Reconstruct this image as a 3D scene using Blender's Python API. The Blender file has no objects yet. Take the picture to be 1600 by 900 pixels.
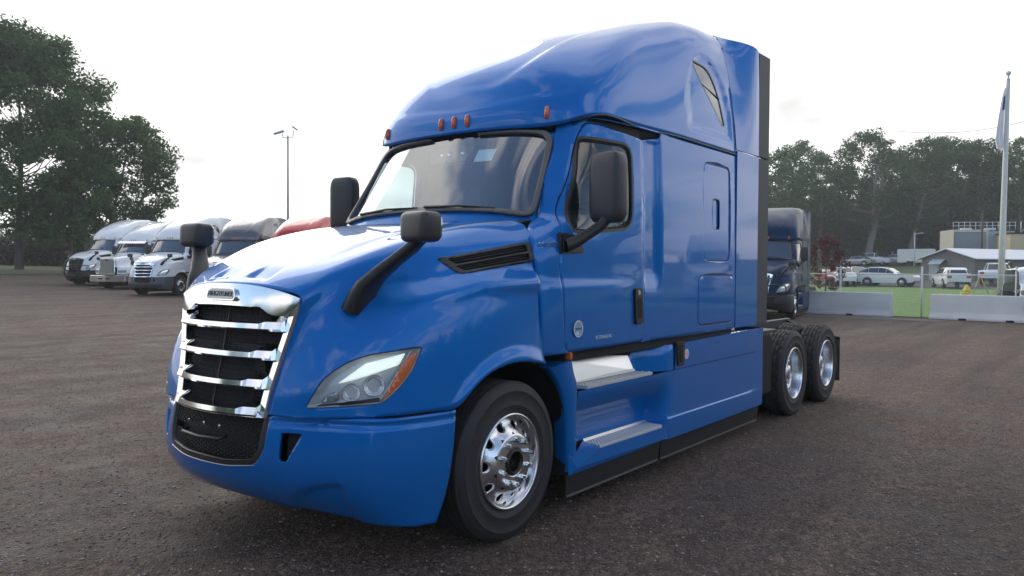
import bpy, bmesh, math, random
import numpy as np
from mathutils import Vector, Matrix
from mathutils.bvhtree import BVHTree
random.seed(7); rng = np.random.default_rng(7)
C = bpy.context.scene.collection
R = math.radians

# ---------------------------------------------------------------- camera
cam_d = bpy.data.cameras.new('camera'); cam = bpy.data.objects.new('camera', cam_d); C.objects.link(cam)
cam_d.sensor_width = 36.0; cam_d.lens = 36 * 1241.3 / 1600; cam_d.clip_end = 3000; cam_d.clip_start = 0.05
yaw, pit, rol = R(37.301), R(1.436), R(0.332)
f_ = Vector((math.cos(yaw) * math.cos(pit), math.sin(yaw) * math.cos(pit), -math.sin(pit)))
r_ = Vector((math.sin(yaw), -math.cos(yaw), 0)); u_ = r_.cross(f_)
r2 = r_ * math.cos(rol) + u_ * math.sin(rol); u2 = -r_ * math.sin(rol) + u_ * math.cos(rol)
CAM = Vector((-2.7785, -4.2861, 1.7547))
cam.matrix_world = Matrix(((r2.x, u2.x, -f_.x, CAM.x), (r2.y, u2.y, -f_.y, CAM.y), (r2.z, u2.z, -f_.z, CAM.z), (0, 0, 0, 1)))
bpy.context.scene.camera = cam

# ---------------------------------------------------------------- world and sun (bright evening overcast)
SUN_AZ, SUN_EL = R(66), R(24)
w = bpy.data.worlds.new("World"); bpy.context.scene.world = w; w.use_nodes = True
nt = w.node_tree; N = nt.nodes; Lk = nt.links
for n in list(N): N.remove(n)
def wn(t, **k):
    n = N.new(t)
    for a, b in k.items(): setattr(n, a, b)
    return n
sky = wn('ShaderNodeTexSky', sky_type='NISHITA', sun_disc=False, sun_elevation=SUN_EL, sun_rotation=math.pi / 2 - SUN_AZ, altitude=200)
sky.air_density = 1.0; sky.dust_density = 1.5; sky.ozone_density = 2.0
tc = wn('ShaderNodeTexCoord')
sep = wn('ShaderNodeSeparateXYZ'); Lk.new(tc.outputs['Generated'], sep.inputs[0])
zc = wn('ShaderNodeMath', operation='MAXIMUM'); zc.inputs[1].default_value = 0.0; Lk.new(sep.outputs[2], zc.inputs[0])
za = wn('ShaderNodeMath', operation='ADD'); za.inputs[1].default_value = 0.22; Lk.new(zc.outputs[0], za.inputs[0])
dv = wn('ShaderNodeVectorMath', operation='DIVIDE')
cmb = wn('ShaderNodeCombineXYZ')
for i in range(3): Lk.new(za.outputs[0], cmb.inputs[i])
Lk.new(tc.outputs['Generated'], dv.inputs[0]); Lk.new(cmb.outputs[0], dv.inputs[1])
nz = wn('ShaderNodeTexNoise'); nz.inputs['Scale'].default_value = 1.3; nz.inputs['Detail'].default_value = 9; nz.inputs['Roughness'].default_value = 0.56; nz.inputs['Distortion'].default_value = 0.5
Lk.new(dv.outputs[0], nz.inputs['Vector'])
dot = wn('ShaderNodeVectorMath', operation='DOT_PRODUCT'); Lk.new(tc.outputs['Generated'], dot.inputs[0])
dot.inputs[1].default_value = (math.cos(R(48)), math.sin(R(48)), 0.0)
dcl = wn('ShaderNodeMath', operation='MAXIMUM'); dcl.inputs[1].default_value = -0.05; Lk.new(dot.outputs['Value'], dcl.inputs[0])
ma = wn('ShaderNodeMath', operation='MULTIPLY_ADD'); Lk.new(dcl.outputs[0], ma.inputs[0]); ma.inputs[1].default_value = 0.34; Lk.new(nz.outputs[0], ma.inputs[2])
cov = wn('ShaderNodeMapRange', interpolation_type='SMOOTHSTEP'); cov.inputs[1].default_value = 0.485; cov.inputs[2].default_value = 0.59
Lk.new(ma.outputs[0], cov.inputs[0])
# cloud colour: grey undersides to bright tops, warmer away from the bright side
nz2 = wn('ShaderNodeTexNoise'); nz2.inputs['Scale'].default_value = 2.1; nz2.inputs['Detail'].default_value = 6; Lk.new(dv.outputs[0], nz2.inputs['Vector'])
cr = wn('ShaderNodeValToRGB'); cr.color_ramp.elements[0].position = 0.35; cr.color_ramp.elements[1].position = 0.62
cr.color_ramp.elements[0].color = (4.0, 4.3, 4.8, 1); cr.color_ramp.elements[1].color = (7.4, 6.8, 6.4, 1)
Lk.new(nz2.outputs[0], cr.inputs[0])
br = wn('ShaderNodeMapRange', interpolation_type='SMOOTHSTEP'); br.inputs[1].default_value = -0.25; br.inputs[2].default_value = 0.75
Lk.new(dot.outputs['Value'], br.inputs[0])
cr2 = wn('ShaderNodeValToRGB'); cr2.color_ramp.elements[0].position = 0.3; cr2.color_ramp.elements[1].position = 0.56
cr2.color_ramp.elements[0].color = (3.5, 3.48, 3.45, 1); cr2.color_ramp.elements[1].color = (6.2, 6.15, 6.05, 1)
Lk.new(nz2.outputs[0], cr2.inputs[0])
cm = wn('ShaderNodeMix', data_type='RGBA'); Lk.new(br.outputs[0], cm.inputs[0]); Lk.new(cr.outputs[0], cm.inputs[6]); Lk.new(cr2.outputs[0], cm.inputs[7])
sm = wn('ShaderNodeMix', data_type='RGBA'); Lk.new(cov.outputs[0], sm.inputs[0]); Lk.new(sky.outputs[0], sm.inputs[6]); Lk.new(cm.outputs[2], sm.inputs[7])
bg = wn('ShaderNodeBackground'); bg.inputs[1].default_value = 0.15; Lk.new(sm.outputs[2], bg.inputs[0])
wo = wn('ShaderNodeOutputWorld'); Lk.new(bg.outputs[0], wo.inputs[0])
sd = bpy.data.lights.new('sun', 'SUN'); sd.energy = 0.7; sd.angle = R(50); sd.color = (1, 0.95, 0.88)
so = bpy.data.objects.new('sun', sd); C.objects.link(so)
sv = Vector((math.cos(SUN_EL) * math.cos(SUN_AZ), math.cos(SUN_EL) * math.sin(SUN_AZ), math.sin(SUN_EL)))
so.rotation_euler = sv.to_track_quat('Z', 'Y').to_euler()
vs = bpy.context.scene.view_settings; vs.view_transform = 'Standard'; vs.look = 'None'; vs.gamma = 1; vs.exposure = 0.8; vs.use_curve_mapping = False

# ---------------------------------------------------------------- materials
M = {}
def newmat(name):
    m = bpy.data.materials.new(name); m.use_nodes = True; nt = m.node_tree
    b = nt.nodes['Principled BSDF']; M[name] = m
    return m, nt, b
def mat(name, col, rough=0.5, metal=0.0, coat=0.0, coat_r=0.03, bump=0.0, bscale=60, vary=0.0, vscale=6, ior=None, dirt=0.0, emis=None):
    m, nt, b = newmat(name)
    b.inputs['Base Color'].default_value = (*col, 1); b.inputs['Roughness'].default_value = rough; b.inputs['Metallic'].default_value = metal
    b.inputs['Coat Weight'].default_value = coat; b.inputs['Coat Roughness'].default_value = coat_r
    if ior: b.inputs['IOR'].default_value = ior
    if emis: b.inputs['Emission Color'].default_value = (*emis[0], 1); b.inputs['Emission Strength'].default_value = emis[1]
    if vary or bump:
        t = nt.nodes.new('ShaderNodeTexCoord')
        n = nt.nodes.new('ShaderNodeTexNoise'); n.inputs['Scale'].default_value = vscale; n.inputs['Detail'].default_value = 6
        nt.links.new(t.outputs['Object'], n.inputs['Vector'])
    if vary:
        mx = nt.nodes.new('ShaderNodeMix'); mx.data_type = 'RGBA'
        mx.inputs[6].default_value = (*[c * (1 - vary) for c in col], 1); mx.inputs[7].default_value = (*[min(1, c * (1 + vary)) for c in col], 1)
        nt.links.new(n.outputs[0], mx.inputs[0]); nt.links.new(mx.outputs[2], b.inputs['Base Color'])
    if bump:
        n2 = nt.nodes.new('ShaderNodeTexNoise'); n2.inputs['Scale'].default_value = bscale; n2.inputs['Detail'].default_value = 4
        nt.links.new(t.outputs['Object'], n2.inputs['Vector'])
        bp = nt.nodes.new('ShaderNodeBump'); bp.inputs['Strength'].default_value = bump; bp.inputs['Distance'].default_value = 0.01
        nt.links.new(n2.outputs[0], bp.inputs['Height']); nt.links.new(bp.outputs[0], b.inputs['Normal'])
    return m
def paint(name, col, metal=0.0, rough=0.35, wet=True):
    m, nt, b = newmat(name)
    b.inputs['Base Color'].default_value = (*col, 1); b.inputs['Metallic'].default_value = metal; b.inputs['Roughness'].default_value = rough
    b.inputs['Coat Weight'].default_value = 1.0; b.inputs['Coat Roughness'].default_value = 0.025; b.inputs['Coat IOR'].default_value = 1.42; b.inputs['Specular IOR Level'].default_value = 0.1
    t = nt.nodes.new('ShaderNodeTexCoord')
    n = nt.nodes.new('ShaderNodeTexNoise'); n.inputs['Scale'].default_value = 3.0; n.inputs['Detail'].default_value = 5; nt.links.new(t.outputs['Object'], n.inputs['Vector'])
    rr = nt.nodes.new('ShaderNodeMapRange'); rr.inputs[1].default_value = 0.3; rr.inputs[2].default_value = 0.75; rr.inputs[3].default_value = 0.01; rr.inputs[4].default_value = 0.07
    nt.links.new(n.outputs[0], rr.inputs[0]); nt.links.new(rr.outputs[0], b.inputs['Coat Roughness'])
    if wet:   # rain drops standing on the clear coat
        v = nt.nodes.new('ShaderNodeTexVoronoi'); v.inputs['Scale'].default_value = 75; nt.links.new(t.outputs['Object'], v.inputs['Vector'])
        mr = nt.nodes.new('ShaderNodeMapRange'); mr.inputs[1].default_value = 0.0; mr.inputs[2].default_value = 0.26; mr.inputs[3].default_value = 1; mr.inputs[4].default_value = 0
        nt.links.new(v.outputs['Distance'], mr.inputs[0])
        sx = nt.nodes.new('ShaderNodeSeparateColor'); nt.links.new(v.outputs['Color'], sx.inputs[0])
        gt = nt.nodes.new('ShaderNodeMath'); gt.operation = 'GREATER_THAN'; gt.inputs[1].default_value = 0.55; nt.links.new(sx.outputs[0], gt.inputs[0])
        mu = nt.nodes.new('ShaderNodeMath'); mu.operation = 'MULTIPLY'; nt.links.new(mr.outputs[0], mu.inputs[0]); nt.links.new(gt.outputs[0], mu.inputs[1])
        g = nt.nodes.new('ShaderNodeNewGeometry'); sz = nt.nodes.new('ShaderNodeSeparateXYZ'); nt.links.new(g.outputs['True Normal'], sz.inputs[0])
        up = nt.nodes.new('ShaderNodeMapRange'); up.inputs[1].default_value = 0.5; up.inputs[2].default_value = 0.85; nt.links.new(sz.outputs[2], up.inputs[0])
        m2 = nt.nodes.new('ShaderNodeMath'); m2.operation = 'MULTIPLY'; nt.links.new(mu.outputs[0], m2.inputs[0]); nt.links.new(up.outputs[0], m2.inputs[1])
        bp = nt.nodes.new('ShaderNodeBump'); bp.inputs['Strength'].default_value = 0.8; bp.inputs['Distance'].default_value = 0.0015
        nt.links.new(m2.outputs[0], bp.inputs['Height']); nt.links.new(bp.outputs[0], b.inputs['Coat Normal'])
    return m
def glass(name, tint=(0.55, 0.62, 0.62), mixmin=0.06, ior=1.5):
    m, nt, b = newmat(name); nt.nodes.remove(b)
    o = nt.nodes['Material Output']
    tr = nt.nodes.new('ShaderNodeBsdfTransparent'); tr.inputs[0].default_value = (*tint, 1)
    gl = nt.nodes.new('ShaderNodeBsdfGlossy'); gl.inputs['Roughness'].default_value = 0.015; gl.inputs[0].default_value = (0.95, 0.97, 1, 1)
    fr = nt.nodes.new('ShaderNodeLayerWeight'); fr.inputs[0].default_value = 0.5
    pw = nt.nodes.new('ShaderNodeMath'); pw.operation = 'POWER'; pw.inputs[1].default_value = 4.2; nt.links.new(fr.outputs['Facing'], pw.inputs[0])
    mr = nt.nodes.new('ShaderNodeMapRange'); mr.inputs[3].default_value = mixmin; nt.links.new(pw.outputs[0], mr.inputs[0])
    mx = nt.nodes.new('ShaderNodeMixShader'); nt.links.new(mr.outputs[0], mx.inputs[0]); nt.links.new(tr.outputs[0], mx.inputs[1]); nt.links.new(gl.outputs[0], mx.inputs[2])
    nt.links.new(mx.outputs[0], o.inputs[0])
    return m
paint('blue_paint', (0.0, 0.150, 0.50), metal=0.30, rough=0.42)
paint('white_paint', (0.88, 0.89, 0.90), wet=False)
paint('grey_paint', (0.13, 0.14, 0.16), metal=0.4, wet=False)
paint('red_paint', (0.55, 0.015, 0.03), wet=False)
paint('navy_paint', (0.006, 0.028, 0.075), metal=0.1, wet=False); M['navy_paint'].node_tree.nodes['Principled BSDF'].inputs['Coat Weight'].default_value = .22
mat('chrome', (0.86, 0.87, 0.88), 0.11, 1.0)
mat('polished_aluminium', (0.74, 0.75, 0.77), 0.26, 1.0)
mat('brushed_steel', (0.55, 0.56, 0.57), 0.35, 1.0, bump=0.1, bscale=150)
mat('kick_plate', (0.78, 0.80, 0.82), 0.28, 1.0, bump=0.05, bscale=8)
mat('tread_plate', (0.68, 0.70, 0.72), 0.38, 0.6, bump=0.5, bscale=220)
mat('black_plastic', (0.018, 0.018, 0.019), 0.42, bump=0.15, bscale=300)
mat('mirror_shell', (0.045, 0.044, 0.044), 0.38, bump=0.1, bscale=300, vary=0.15)
mat('matte_black', (0.008, 0.008, 0.009), 0.75)
mat('rubber_strip', (0.05, 0.052, 0.055), 0.6, vary=0.2)
mat('skirt_rubber', (0.012, 0.012, 0.013), 0.7)
mat('seal', (0.035, 0.034, 0.033), 0.45)
mat('seal_light', (0.13, 0.12, 0.11), 0.45)
mat('tyre_rubber', (0.021, 0.0215, 0.023), 0.62, bump=0.25, bscale=90, vary=0.3, vscale=9)
mat('tread_rubber', (0.04, 0.038, 0.036), 0.8, bump=0.4, bscale=60, vary=0.35, vscale=14)
mat('hub_dark', (0.05, 0.045, 0.04), 0.4, 0.8, vary=0.4, vscale=30)
mat('frame_paint', (0.03, 0.036, 0.045), 0.5, vary=0.3)
mat('interior', (0.055, 0.085, 0.10), 0.8)  # grey trim; the bluish veil on the windscreen is put into this colour
mat('interior_light', (0.20, 0.21, 0.21), 0.8)
mat('seat_cloth', (0.10, 0.11, 0.12), 0.9)
mat('amber', (0.75, 0.13, 0.03), 0.25, coat=0.6)
mat('amber_lens', (0.75, 0.16, 0.03), 0.25, coat=0.8)
mat('lamp_bezel', (0.36, 0.38, 0.40), 0.22, 0.7)
mat('lamp_white', (0.80, 0.82, 0.78), 0.2, 0.1, coat=0.5, emis=((.85, .95, .85), .38))
mat('lamp_grey', (0.50, 0.52, 0.54), 0.3, 0.2)
mat('screen_brown', (.045, .038, .034), .8)
mat('label_white', (0.72, 0.76, 0.78), 0.4)
mat('sticker_blue', (0.25, 0.36, 0.50), 0.35)
mat('sticker_pink', (0.75, 0.45, 0.5), 0.4)
mat('letter_dark', (0.05, 0.055, 0.06), 0.4)
glass('windscreen_glass', (0.66, 0.84, 0.86), 0.24)
glass('side_glass', (0.62, 0.72, 0.70), 0.09)
glass('roof_glass', (0.16, 0.25, 0.30), 0.15)
glass('lamp_glass', (0.97, 0.98, 0.98), 0.03)

# ---------------------------------------------------------------- mesh helpers
def link(name, me, m, parent=None, smooth=True):
    o = bpy.data.objects.new(name, me); C.objects.link(o)
    for x in (m if isinstance(m, (list, tuple)) else [m]):
        me.materials.append(M[x] if isinstance(x, str) else x)
    if parent is not None: o.parent = parent
    if smooth is True: me.polygons.foreach_set('use_smooth', [True] * len(me.polygons))
    elif smooth: me.polygons.foreach_set('use_smooth', [True] * len(me.polygons)); me.set_sharp_from_angle(angle=R(smooth))
    return o
def pd(name, V, F, m, parent=None, smooth=True, mi=None):
    me = bpy.data.meshes.new(name); me.from_pydata([tuple(map(float, v)) for v in V], [], [tuple(f) for f in F]); me.update()
    o = link(name, me, m, parent, smooth)
    if mi is not None: me.polygons.foreach_set('material_index', mi)
    return o
def frombm(name, bm, m, parent=None, smooth=True):
    me = bpy.data.meshes.new(name); bm.to_mesh(me); bm.free(); return link(name, me, m, parent, smooth)
def thing(name, label, cat, loc=(0, 0, 0), rz=0.0, group=None):
    o = bpy.data.objects.new(name, None); C.objects.link(o); o.location = loc; o.rotation_euler = (0, 0, rz); o.empty_display_size = .3
    return tag(o, label, cat, group)
def tag(o, label=None, cat=None, group=None, kind=None):
    for k, v in (('label', label), ('category', cat), ('group', group), ('kind', kind)):
        if v: o[k] = v
    return o
class MB:
    """collects simple shapes in one mesh"""
    def __init__(s): s.V = []; s.F = []
    def add(s, V, F):
        n = len(s.V); s.V += [tuple(v) for v in V]; s.F += [tuple(i + n for i in f) for f in F]; return s
    def box(s, x0, x1, y0, y1, z0, z1):
        V = [(x, y, z) for z in (z0, z1) for y in (y0, y1) for x in (x0, x1)]
        return s.add(V, [(0, 2, 3, 1), (4, 5, 7, 6), (0, 1, 5, 4), (2, 6, 7, 3), (0, 4, 6, 2), (1, 3, 7, 5)])
    def tube(s, pts, r, n=8, caps=True):
        pts = [Vector(p) for p in pts]; rs = r if isinstance(r, (list, tuple)) else [r] * len(pts); V = []; F = []
        up = None
        for i, p in enumerate(pts):
            d = (pts[min(i + 1, len(pts) - 1)] - pts[max(i - 1, 0)]).normalized()
            if up is None: up = Vector((0, 0, 1)) if abs(d.z) < .9 else Vector((1, 0, 0))
            a = d.cross(up).normalized(); b = a.cross(d).normalized(); up = b
            for k in range(n):
                t = 2 * math.pi * k / n; V.append(p + (a * math.cos(t) + b * math.sin(t)) * rs[i])
        for i in range(len(pts) - 1):
            for k in range(n): F.append((i * n + k, i * n + (k + 1) % n, (i + 1) * n + (k + 1) % n, (i + 1) * n + k))
        if caps: F.append(tuple(range(n))[::-1]); F.append(tuple((len(pts) - 1) * n + k for k in range(n)))
        return s.add(V, F)
    def lathe(s, prof, n=32, c=(0, 0, 0), axis='y', a0=0):
        V = []; F = []; m = len(prof)
        for k in range(n):
            t = a0 + 2 * math.pi * k / n
            for (r, h) in prof:
                if axis == 'y': V.append((c[0] + r * math.cos(t), c[1] + h, c[2] + r * math.sin(t)))
                elif axis == 'x': V.append((c[0] + h, c[1] + r * math.cos(t), c[2] + r * math.sin(t)))
                else: V.append((c[0] + r * math.cos(t), c[1] + r * math.sin(t), c[2] + h))
        for k in range(n):
            for i in range(m - 1):
                a = k * m + i; b = ((k + 1) % n) * m + i; F.append((a, a + 1, b + 1, b))
        return s.add(V, F)
    def prism(s, poly, d0, d1):
        """poly: 3D points, extruded from +d0 to +d1 (vectors)"""
        n = len(poly); d0 = Vector(d0); d1 = Vector(d1)
        V = [Vector(p) + d0 for p in poly] + [Vector(p) + d1 for p in poly]
        return s.add(V, [tuple(range(n))[::-1], tuple(range(n, 2 * n))] + [(i, (i + 1) % n, n + (i + 1) % n, n + i) for i in range(n)])
    def obj(s, name, m, parent=None, smooth=False, bevel=0, seg=2):
        if bevel:
            bm = bmesh.new(); me = bpy.data.meshes.new('t'); me.from_pydata([tuple(map(float, v)) for v in s.V], [], s.F); bm.from_mesh(me); bpy.data.meshes.remove(me)
            bmesh.ops.remove_doubles(bm, verts=bm.verts, dist=1e-5)
            bmesh.ops.recalc_face_normals(bm, faces=bm.faces)
            ed = [e for e in bm.edges if len(e.link_faces) == 2 and e.calc_face_angle(0) > R(25)]
            bmesh.ops.bevel(bm, geom=ed, offset=bevel, segments=seg, affect='EDGES', clamp_overlap=True)
            return frombm(name, bm, m, parent, 40)
        me = bpy.data.meshes.new('t'); me.from_pydata([tuple(map(float, v)) for v in s.V], [], s.F)
        bm = bmesh.new(); bm.from_mesh(me); bpy.data.meshes.remove(me); bmesh.ops.recalc_face_normals(bm, faces=bm.faces)
        return frombm(name, bm, m, parent, smooth)

def nspl(t, Y, tq):
    """natural cubic spline through Y(t), Y shape (n, k)"""
    n = len(t); h = np.diff(t)
    if n == 2: return Y[0] + (Y[1] - Y[0]) * ((tq - t[0]) / h[0])[:, None]
    A = np.zeros((n, n)); B = np.zeros((n, Y.shape[1])); A[0, 0] = A[-1, -1] = 1
    for i in range(1, n - 1):
        A[i, i - 1] = h[i - 1]; A[i, i] = 2 * (h[i - 1] + h[i]); A[i, i + 1] = h[i]
        B[i] = 6 * ((Y[i + 1] - Y[i]) / h[i] - (Y[i] - Y[i - 1]) / h[i - 1])
    Mx = np.linalg.solve(A, B); k = np.clip(np.searchsorted(t, tq, side='right') - 1, 0, n - 2)
    a = ((t[k + 1] - tq) / h[k])[:, None]; b = ((tq - t[k]) / h[k])[:, None]; hh = (h[k] ** 2 / 6)[:, None]
    return a * Y[k] + b * Y[k + 1] + ((a ** 3 - a) * Mx[k] + (b ** 3 - b) * Mx[k + 1]) * hh
def tensor(P, nu, nv, smooth=0):
    """P (U, V, 3) -> dense (nu, nv, 3)"""
    P = np.array(P, float); U, V = P.shape[:2]
    du = np.linalg.norm(np.diff(P, axis=0), axis=2).mean(1); tu = np.concatenate([[0], np.cumsum(du)]); tu /= tu[-1]
    dvv = np.linalg.norm(np.diff(P, axis=1), axis=2).mean(0); tv = np.concatenate([[0], np.cumsum(dvv)]); tv /= tv[-1]
    A = nspl(tu, P.reshape(U, -1), np.linspace(0, 1, nu)).reshape(nu, V, 3)
    B = nspl(tv, A.transpose(1, 0, 2).reshape(V, -1), np.linspace(0, 1, nv)).reshape(nv, nu, 3).transpose(1, 0, 2)
    for _ in range(smooth):
        B[1:-1, 1:-1] += 0.5 * ((B[:-2, 1:-1] + B[2:, 1:-1] + B[1:-1, :-2] + B[1:-1, 2:]) / 4 - B[1:-1, 1:-1])
    return B
def gridbm(G):
    nu, nv = G.shape[:2]; bm = bmesh.new(); vs = [bm.verts.new(G[i, j]) for i in range(nu) for j in range(nv)]
    for i in range(nu - 1):
        for j in range(nv - 1):
            try: bm.faces.new((vs[i * nv + j], vs[(i + 1) * nv + j], vs[(i + 1) * nv + j + 1], vs[i * nv + j + 1]))
            except Exception: pass
    return bm
def roundpoly(pts, r, n=5):
    """pts: 2D polygon, each corner rounded by radius-like distance r (number or list)"""
    out = []; m = len(pts); pts = [np.array(p, float) for p in pts]
    for i in range(m):
        rr = r[i] if isinstance(r, (list, tuple)) else r
        p, a, b = pts[i], pts[i - 1], pts[(i + 1) % m]
        if rr <= 0: out.append(p); continue
        la, lb = np.linalg.norm(a - p), np.linalg.norm(b - p); ra = min(rr, la * .49); rb = min(rr, lb * .49)
        A = p + (a - p) / la * ra; Bq = p + (b - p) / lb * rb
        for t in np.linspace(0, 1, n): out.append(A * (1 - t) ** 2 + 2 * p * t * (1 - t) + Bq * t * t)
    return out
def offpoly(pts, d):
    """offset of a convex 2D polygon, d>0 outwards"""
    pts = [np.array(p, float) for p in pts]; c = sum(pts) / len(pts); m = len(pts); L = []
    for i in range(m):
        a, b = pts[i], pts[(i + 1) % m]; e = b - a; nrm = np.array([e[1], -e[0]]); nrm = nrm / (np.linalg.norm(nrm) + 1e-12)
        if nrm @ (a - c) < 0: nrm = -nrm
        L.append((a + nrm * d, e))
    out = []
    for i in range(m):
        (p, e), (q, g) = L[i - 1], L[i]
        den = e[0] * g[1] - e[1] * g[0]
        if abs(den) < 1e-9: out.append(q); continue
        t = ((q[0] - p[0]) * g[1] - (q[1] - p[1]) * g[0]) / den; out.append(p + e * t)
    return out
def cutsel(bm, poly, e1, e2, cond=None):
    """cut the mesh along a convex 2D outline (coords co.e1, co.e2); return the faces inside"""
    e1 = Vector(e1); e2 = Vector(e2); poly = [np.array(p, float) for p in poly]; c = sum(poly) / len(poly)
    lo = np.min(poly, axis=0) - .12; hi = np.max(poly, axis=0) + .12; planes = []
    for i in range(len(poly)):
        a, b = poly[i], poly[(i + 1) % len(poly)]; e = b - a
        if np.linalg.norm(e) < 1e-6: continue
        nn = np.array([e[1], -e[0]]); nn /= np.linalg.norm(nn)
        if nn @ (a - c) < 0: nn = -nn
        planes.append((a, nn))
    def near(f):
        q = f.calc_center_median(); x, y = q.dot(e1), q.dot(e2)
        return lo[0] < x < hi[0] and lo[1] < y < hi[1] and (cond is None or cond(q))
    for a, nn in planes:
        fs = [f for f in bm.faces if near(f)]
        # only faces that really straddle this side next to the outline
        g = set(fs)
        for f in fs: g.update(f.edges); g.update(f.verts)
        co = e1 * float(a[0]) + e2 * float(a[1]); no = e1 * float(nn[0]) + e2 * float(nn[1])
        bmesh.ops.bisect_plane(bm, geom=list(g), dist=1e-6, plane_co=co, plane_no=no)
    ins = []
    for f in bm.faces:
        if not near(f): continue
        q = f.calc_center_median(); p = np.array([q.dot(e1), q.dot(e2)])
        if all(nn @ (p - a) < 1e-7 for a, nn in planes): ins.append(f)
    return ins
def takeout(bm, faces, keep=False):
    """move faces to a new bmesh"""
    nb = bmesh.new(); mp = {}
    for f in faces:
        vs = []
        for v in f.verts:
            if v not in mp: mp[v] = nb.verts.new(v.co)
            vs.append(mp[v])
        nb.faces.new(vs)
    if not keep: bmesh.ops.delete(bm, geom=list(faces), context='FACES')
    return nb
def push(bm, d):
    bm.normal_update(); o = [(v, v.normal.copy()) for v in bm.verts]
    for v, nn in o: v.co += nn * d
    return bm
def orient(bm, outward):
    """flip the sheet so that its mean normal follows outward(face centre)"""
    bm.normal_update(); s = sum(f.normal.dot(outward(f.calc_center_median())) * f.calc_area() for f in bm.faces)
    if s < 0: bmesh.ops.reverse_faces(bm, faces=bm.faces)
    bm.normal_update(); return bm
def thicken(bm, t):
    """give a sheet depth t (outer face stays)"""
    bm.normal_update(); fs = list(bm.faces); mp = {v: bm.verts.new(v.co - v.normal * t) for v in list(bm.verts)}
    be = [e for e in bm.edges if e.is_boundary]
    for f in fs: bm.faces.new([mp[v] for v in reversed(f.verts)])
    for e in be:
        a, b = e.verts
        try: bm.faces.new((a, b, mp[b], mp[a]))
        except Exception: pass
    bmesh.ops.recalc_face_normals(bm, faces=bm.faces); return bm
def mirrorbm(bm):
    nb = bm.copy()
    for v in nb.verts: v.co.y *= -1
    bmesh.ops.reverse_faces(nb, faces=nb.faces); return nb
def sstep(a, b, x): t = np.clip((x - a) / (b - a), 0, 1); return t * t * (3 - 2 * t)
def sweep(path, w, h, side, n=4):
    """rounded rectangular section of widths w (along side) and h swept on path"""
    mb = MB(); V = []; F = []; path = [Vector(p) for p in path]; side = Vector(side).normalized(); k = 12
    for i, p in enumerate(path):
        d = (path[min(i + 1, len(path) - 1)] - path[max(i - 1, 0)]).normalized(); b = d.cross(side).normalized(); a = b.cross(d).normalized()
        for j in range(k):
            t = 2 * math.pi * j / k; cx = math.copysign(abs(math.cos(t)) ** .55, math.cos(t)); sy = math.copysign(abs(math.sin(t)) ** .55, math.sin(t))
            V.append(p + a * cx * w[i] / 2 + b * sy * h[i] / 2)
    for i in range(len(path) - 1):
        for j in range(k): F.append((i * k + j, i * k + (j + 1) % k, (i + 1) * k + (j + 1) % k, (i + 1) * k + j))
    F.append(tuple(range(k))); F.append(tuple((len(path) - 1) * k + j for j in range(k))[::-1])
    return mb.add(V, F)
def text(s, size, mtx, m, name, parent, ext=0.002, width=None):
    cu = bpy.data.curves.new('t', 'FONT'); cu.body = s; cu.size = size; cu.extrude = ext; cu.align_x = 'CENTER'; cu.align_y = 'CENTER'; cu.resolution_u = 3
    o = bpy.data.objects.new('t', cu); me = bpy.data.meshes.new_from_object(o); bpy.data.objects.remove(o)
    co = np.array([v.co for v in me.vertices])
    if width: sc = width / (co[:, 0].max() - co[:, 0].min()); me.transform(Matrix.Diagonal((sc, 1, 1, 1)))
    me.transform(mtx); ob = link(name, me, m, parent, False); return ob
def rbox(sx, sy, sz, sub=2, c=(0, 0, 0), taper=None, k=.62):
    """soft box: cube, inset loops, subdivided"""
    bm = bmesh.new(); bmesh.ops.create_cube(bm, size=1)
    bmesh.ops.bevel(bm, geom=list(bm.edges), offset=0.5 * (1 - k), segments=4, profile=.5, affect='EDGES')
    for v in bm.verts:
        if taper: v.co = Vector(taper(v.co))
        v.co = Vector((v.co.x * sx + c[0], v.co.y * sy + c[1], v.co.z * sz + c[2]))
    return bm
def fair(D, n):
    for k in range(2 * n):
        w_ = .5 if k % 2 == 0 else -.51
        L_ = (D[:-2, 1:-1] + D[2:, 1:-1] + D[1:-1, :-2] + D[1:-1, 2:]) / 4 - D[1:-1, 1:-1]; D[1:-1, 1:-1] += w_ * L_
    return D
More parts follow.
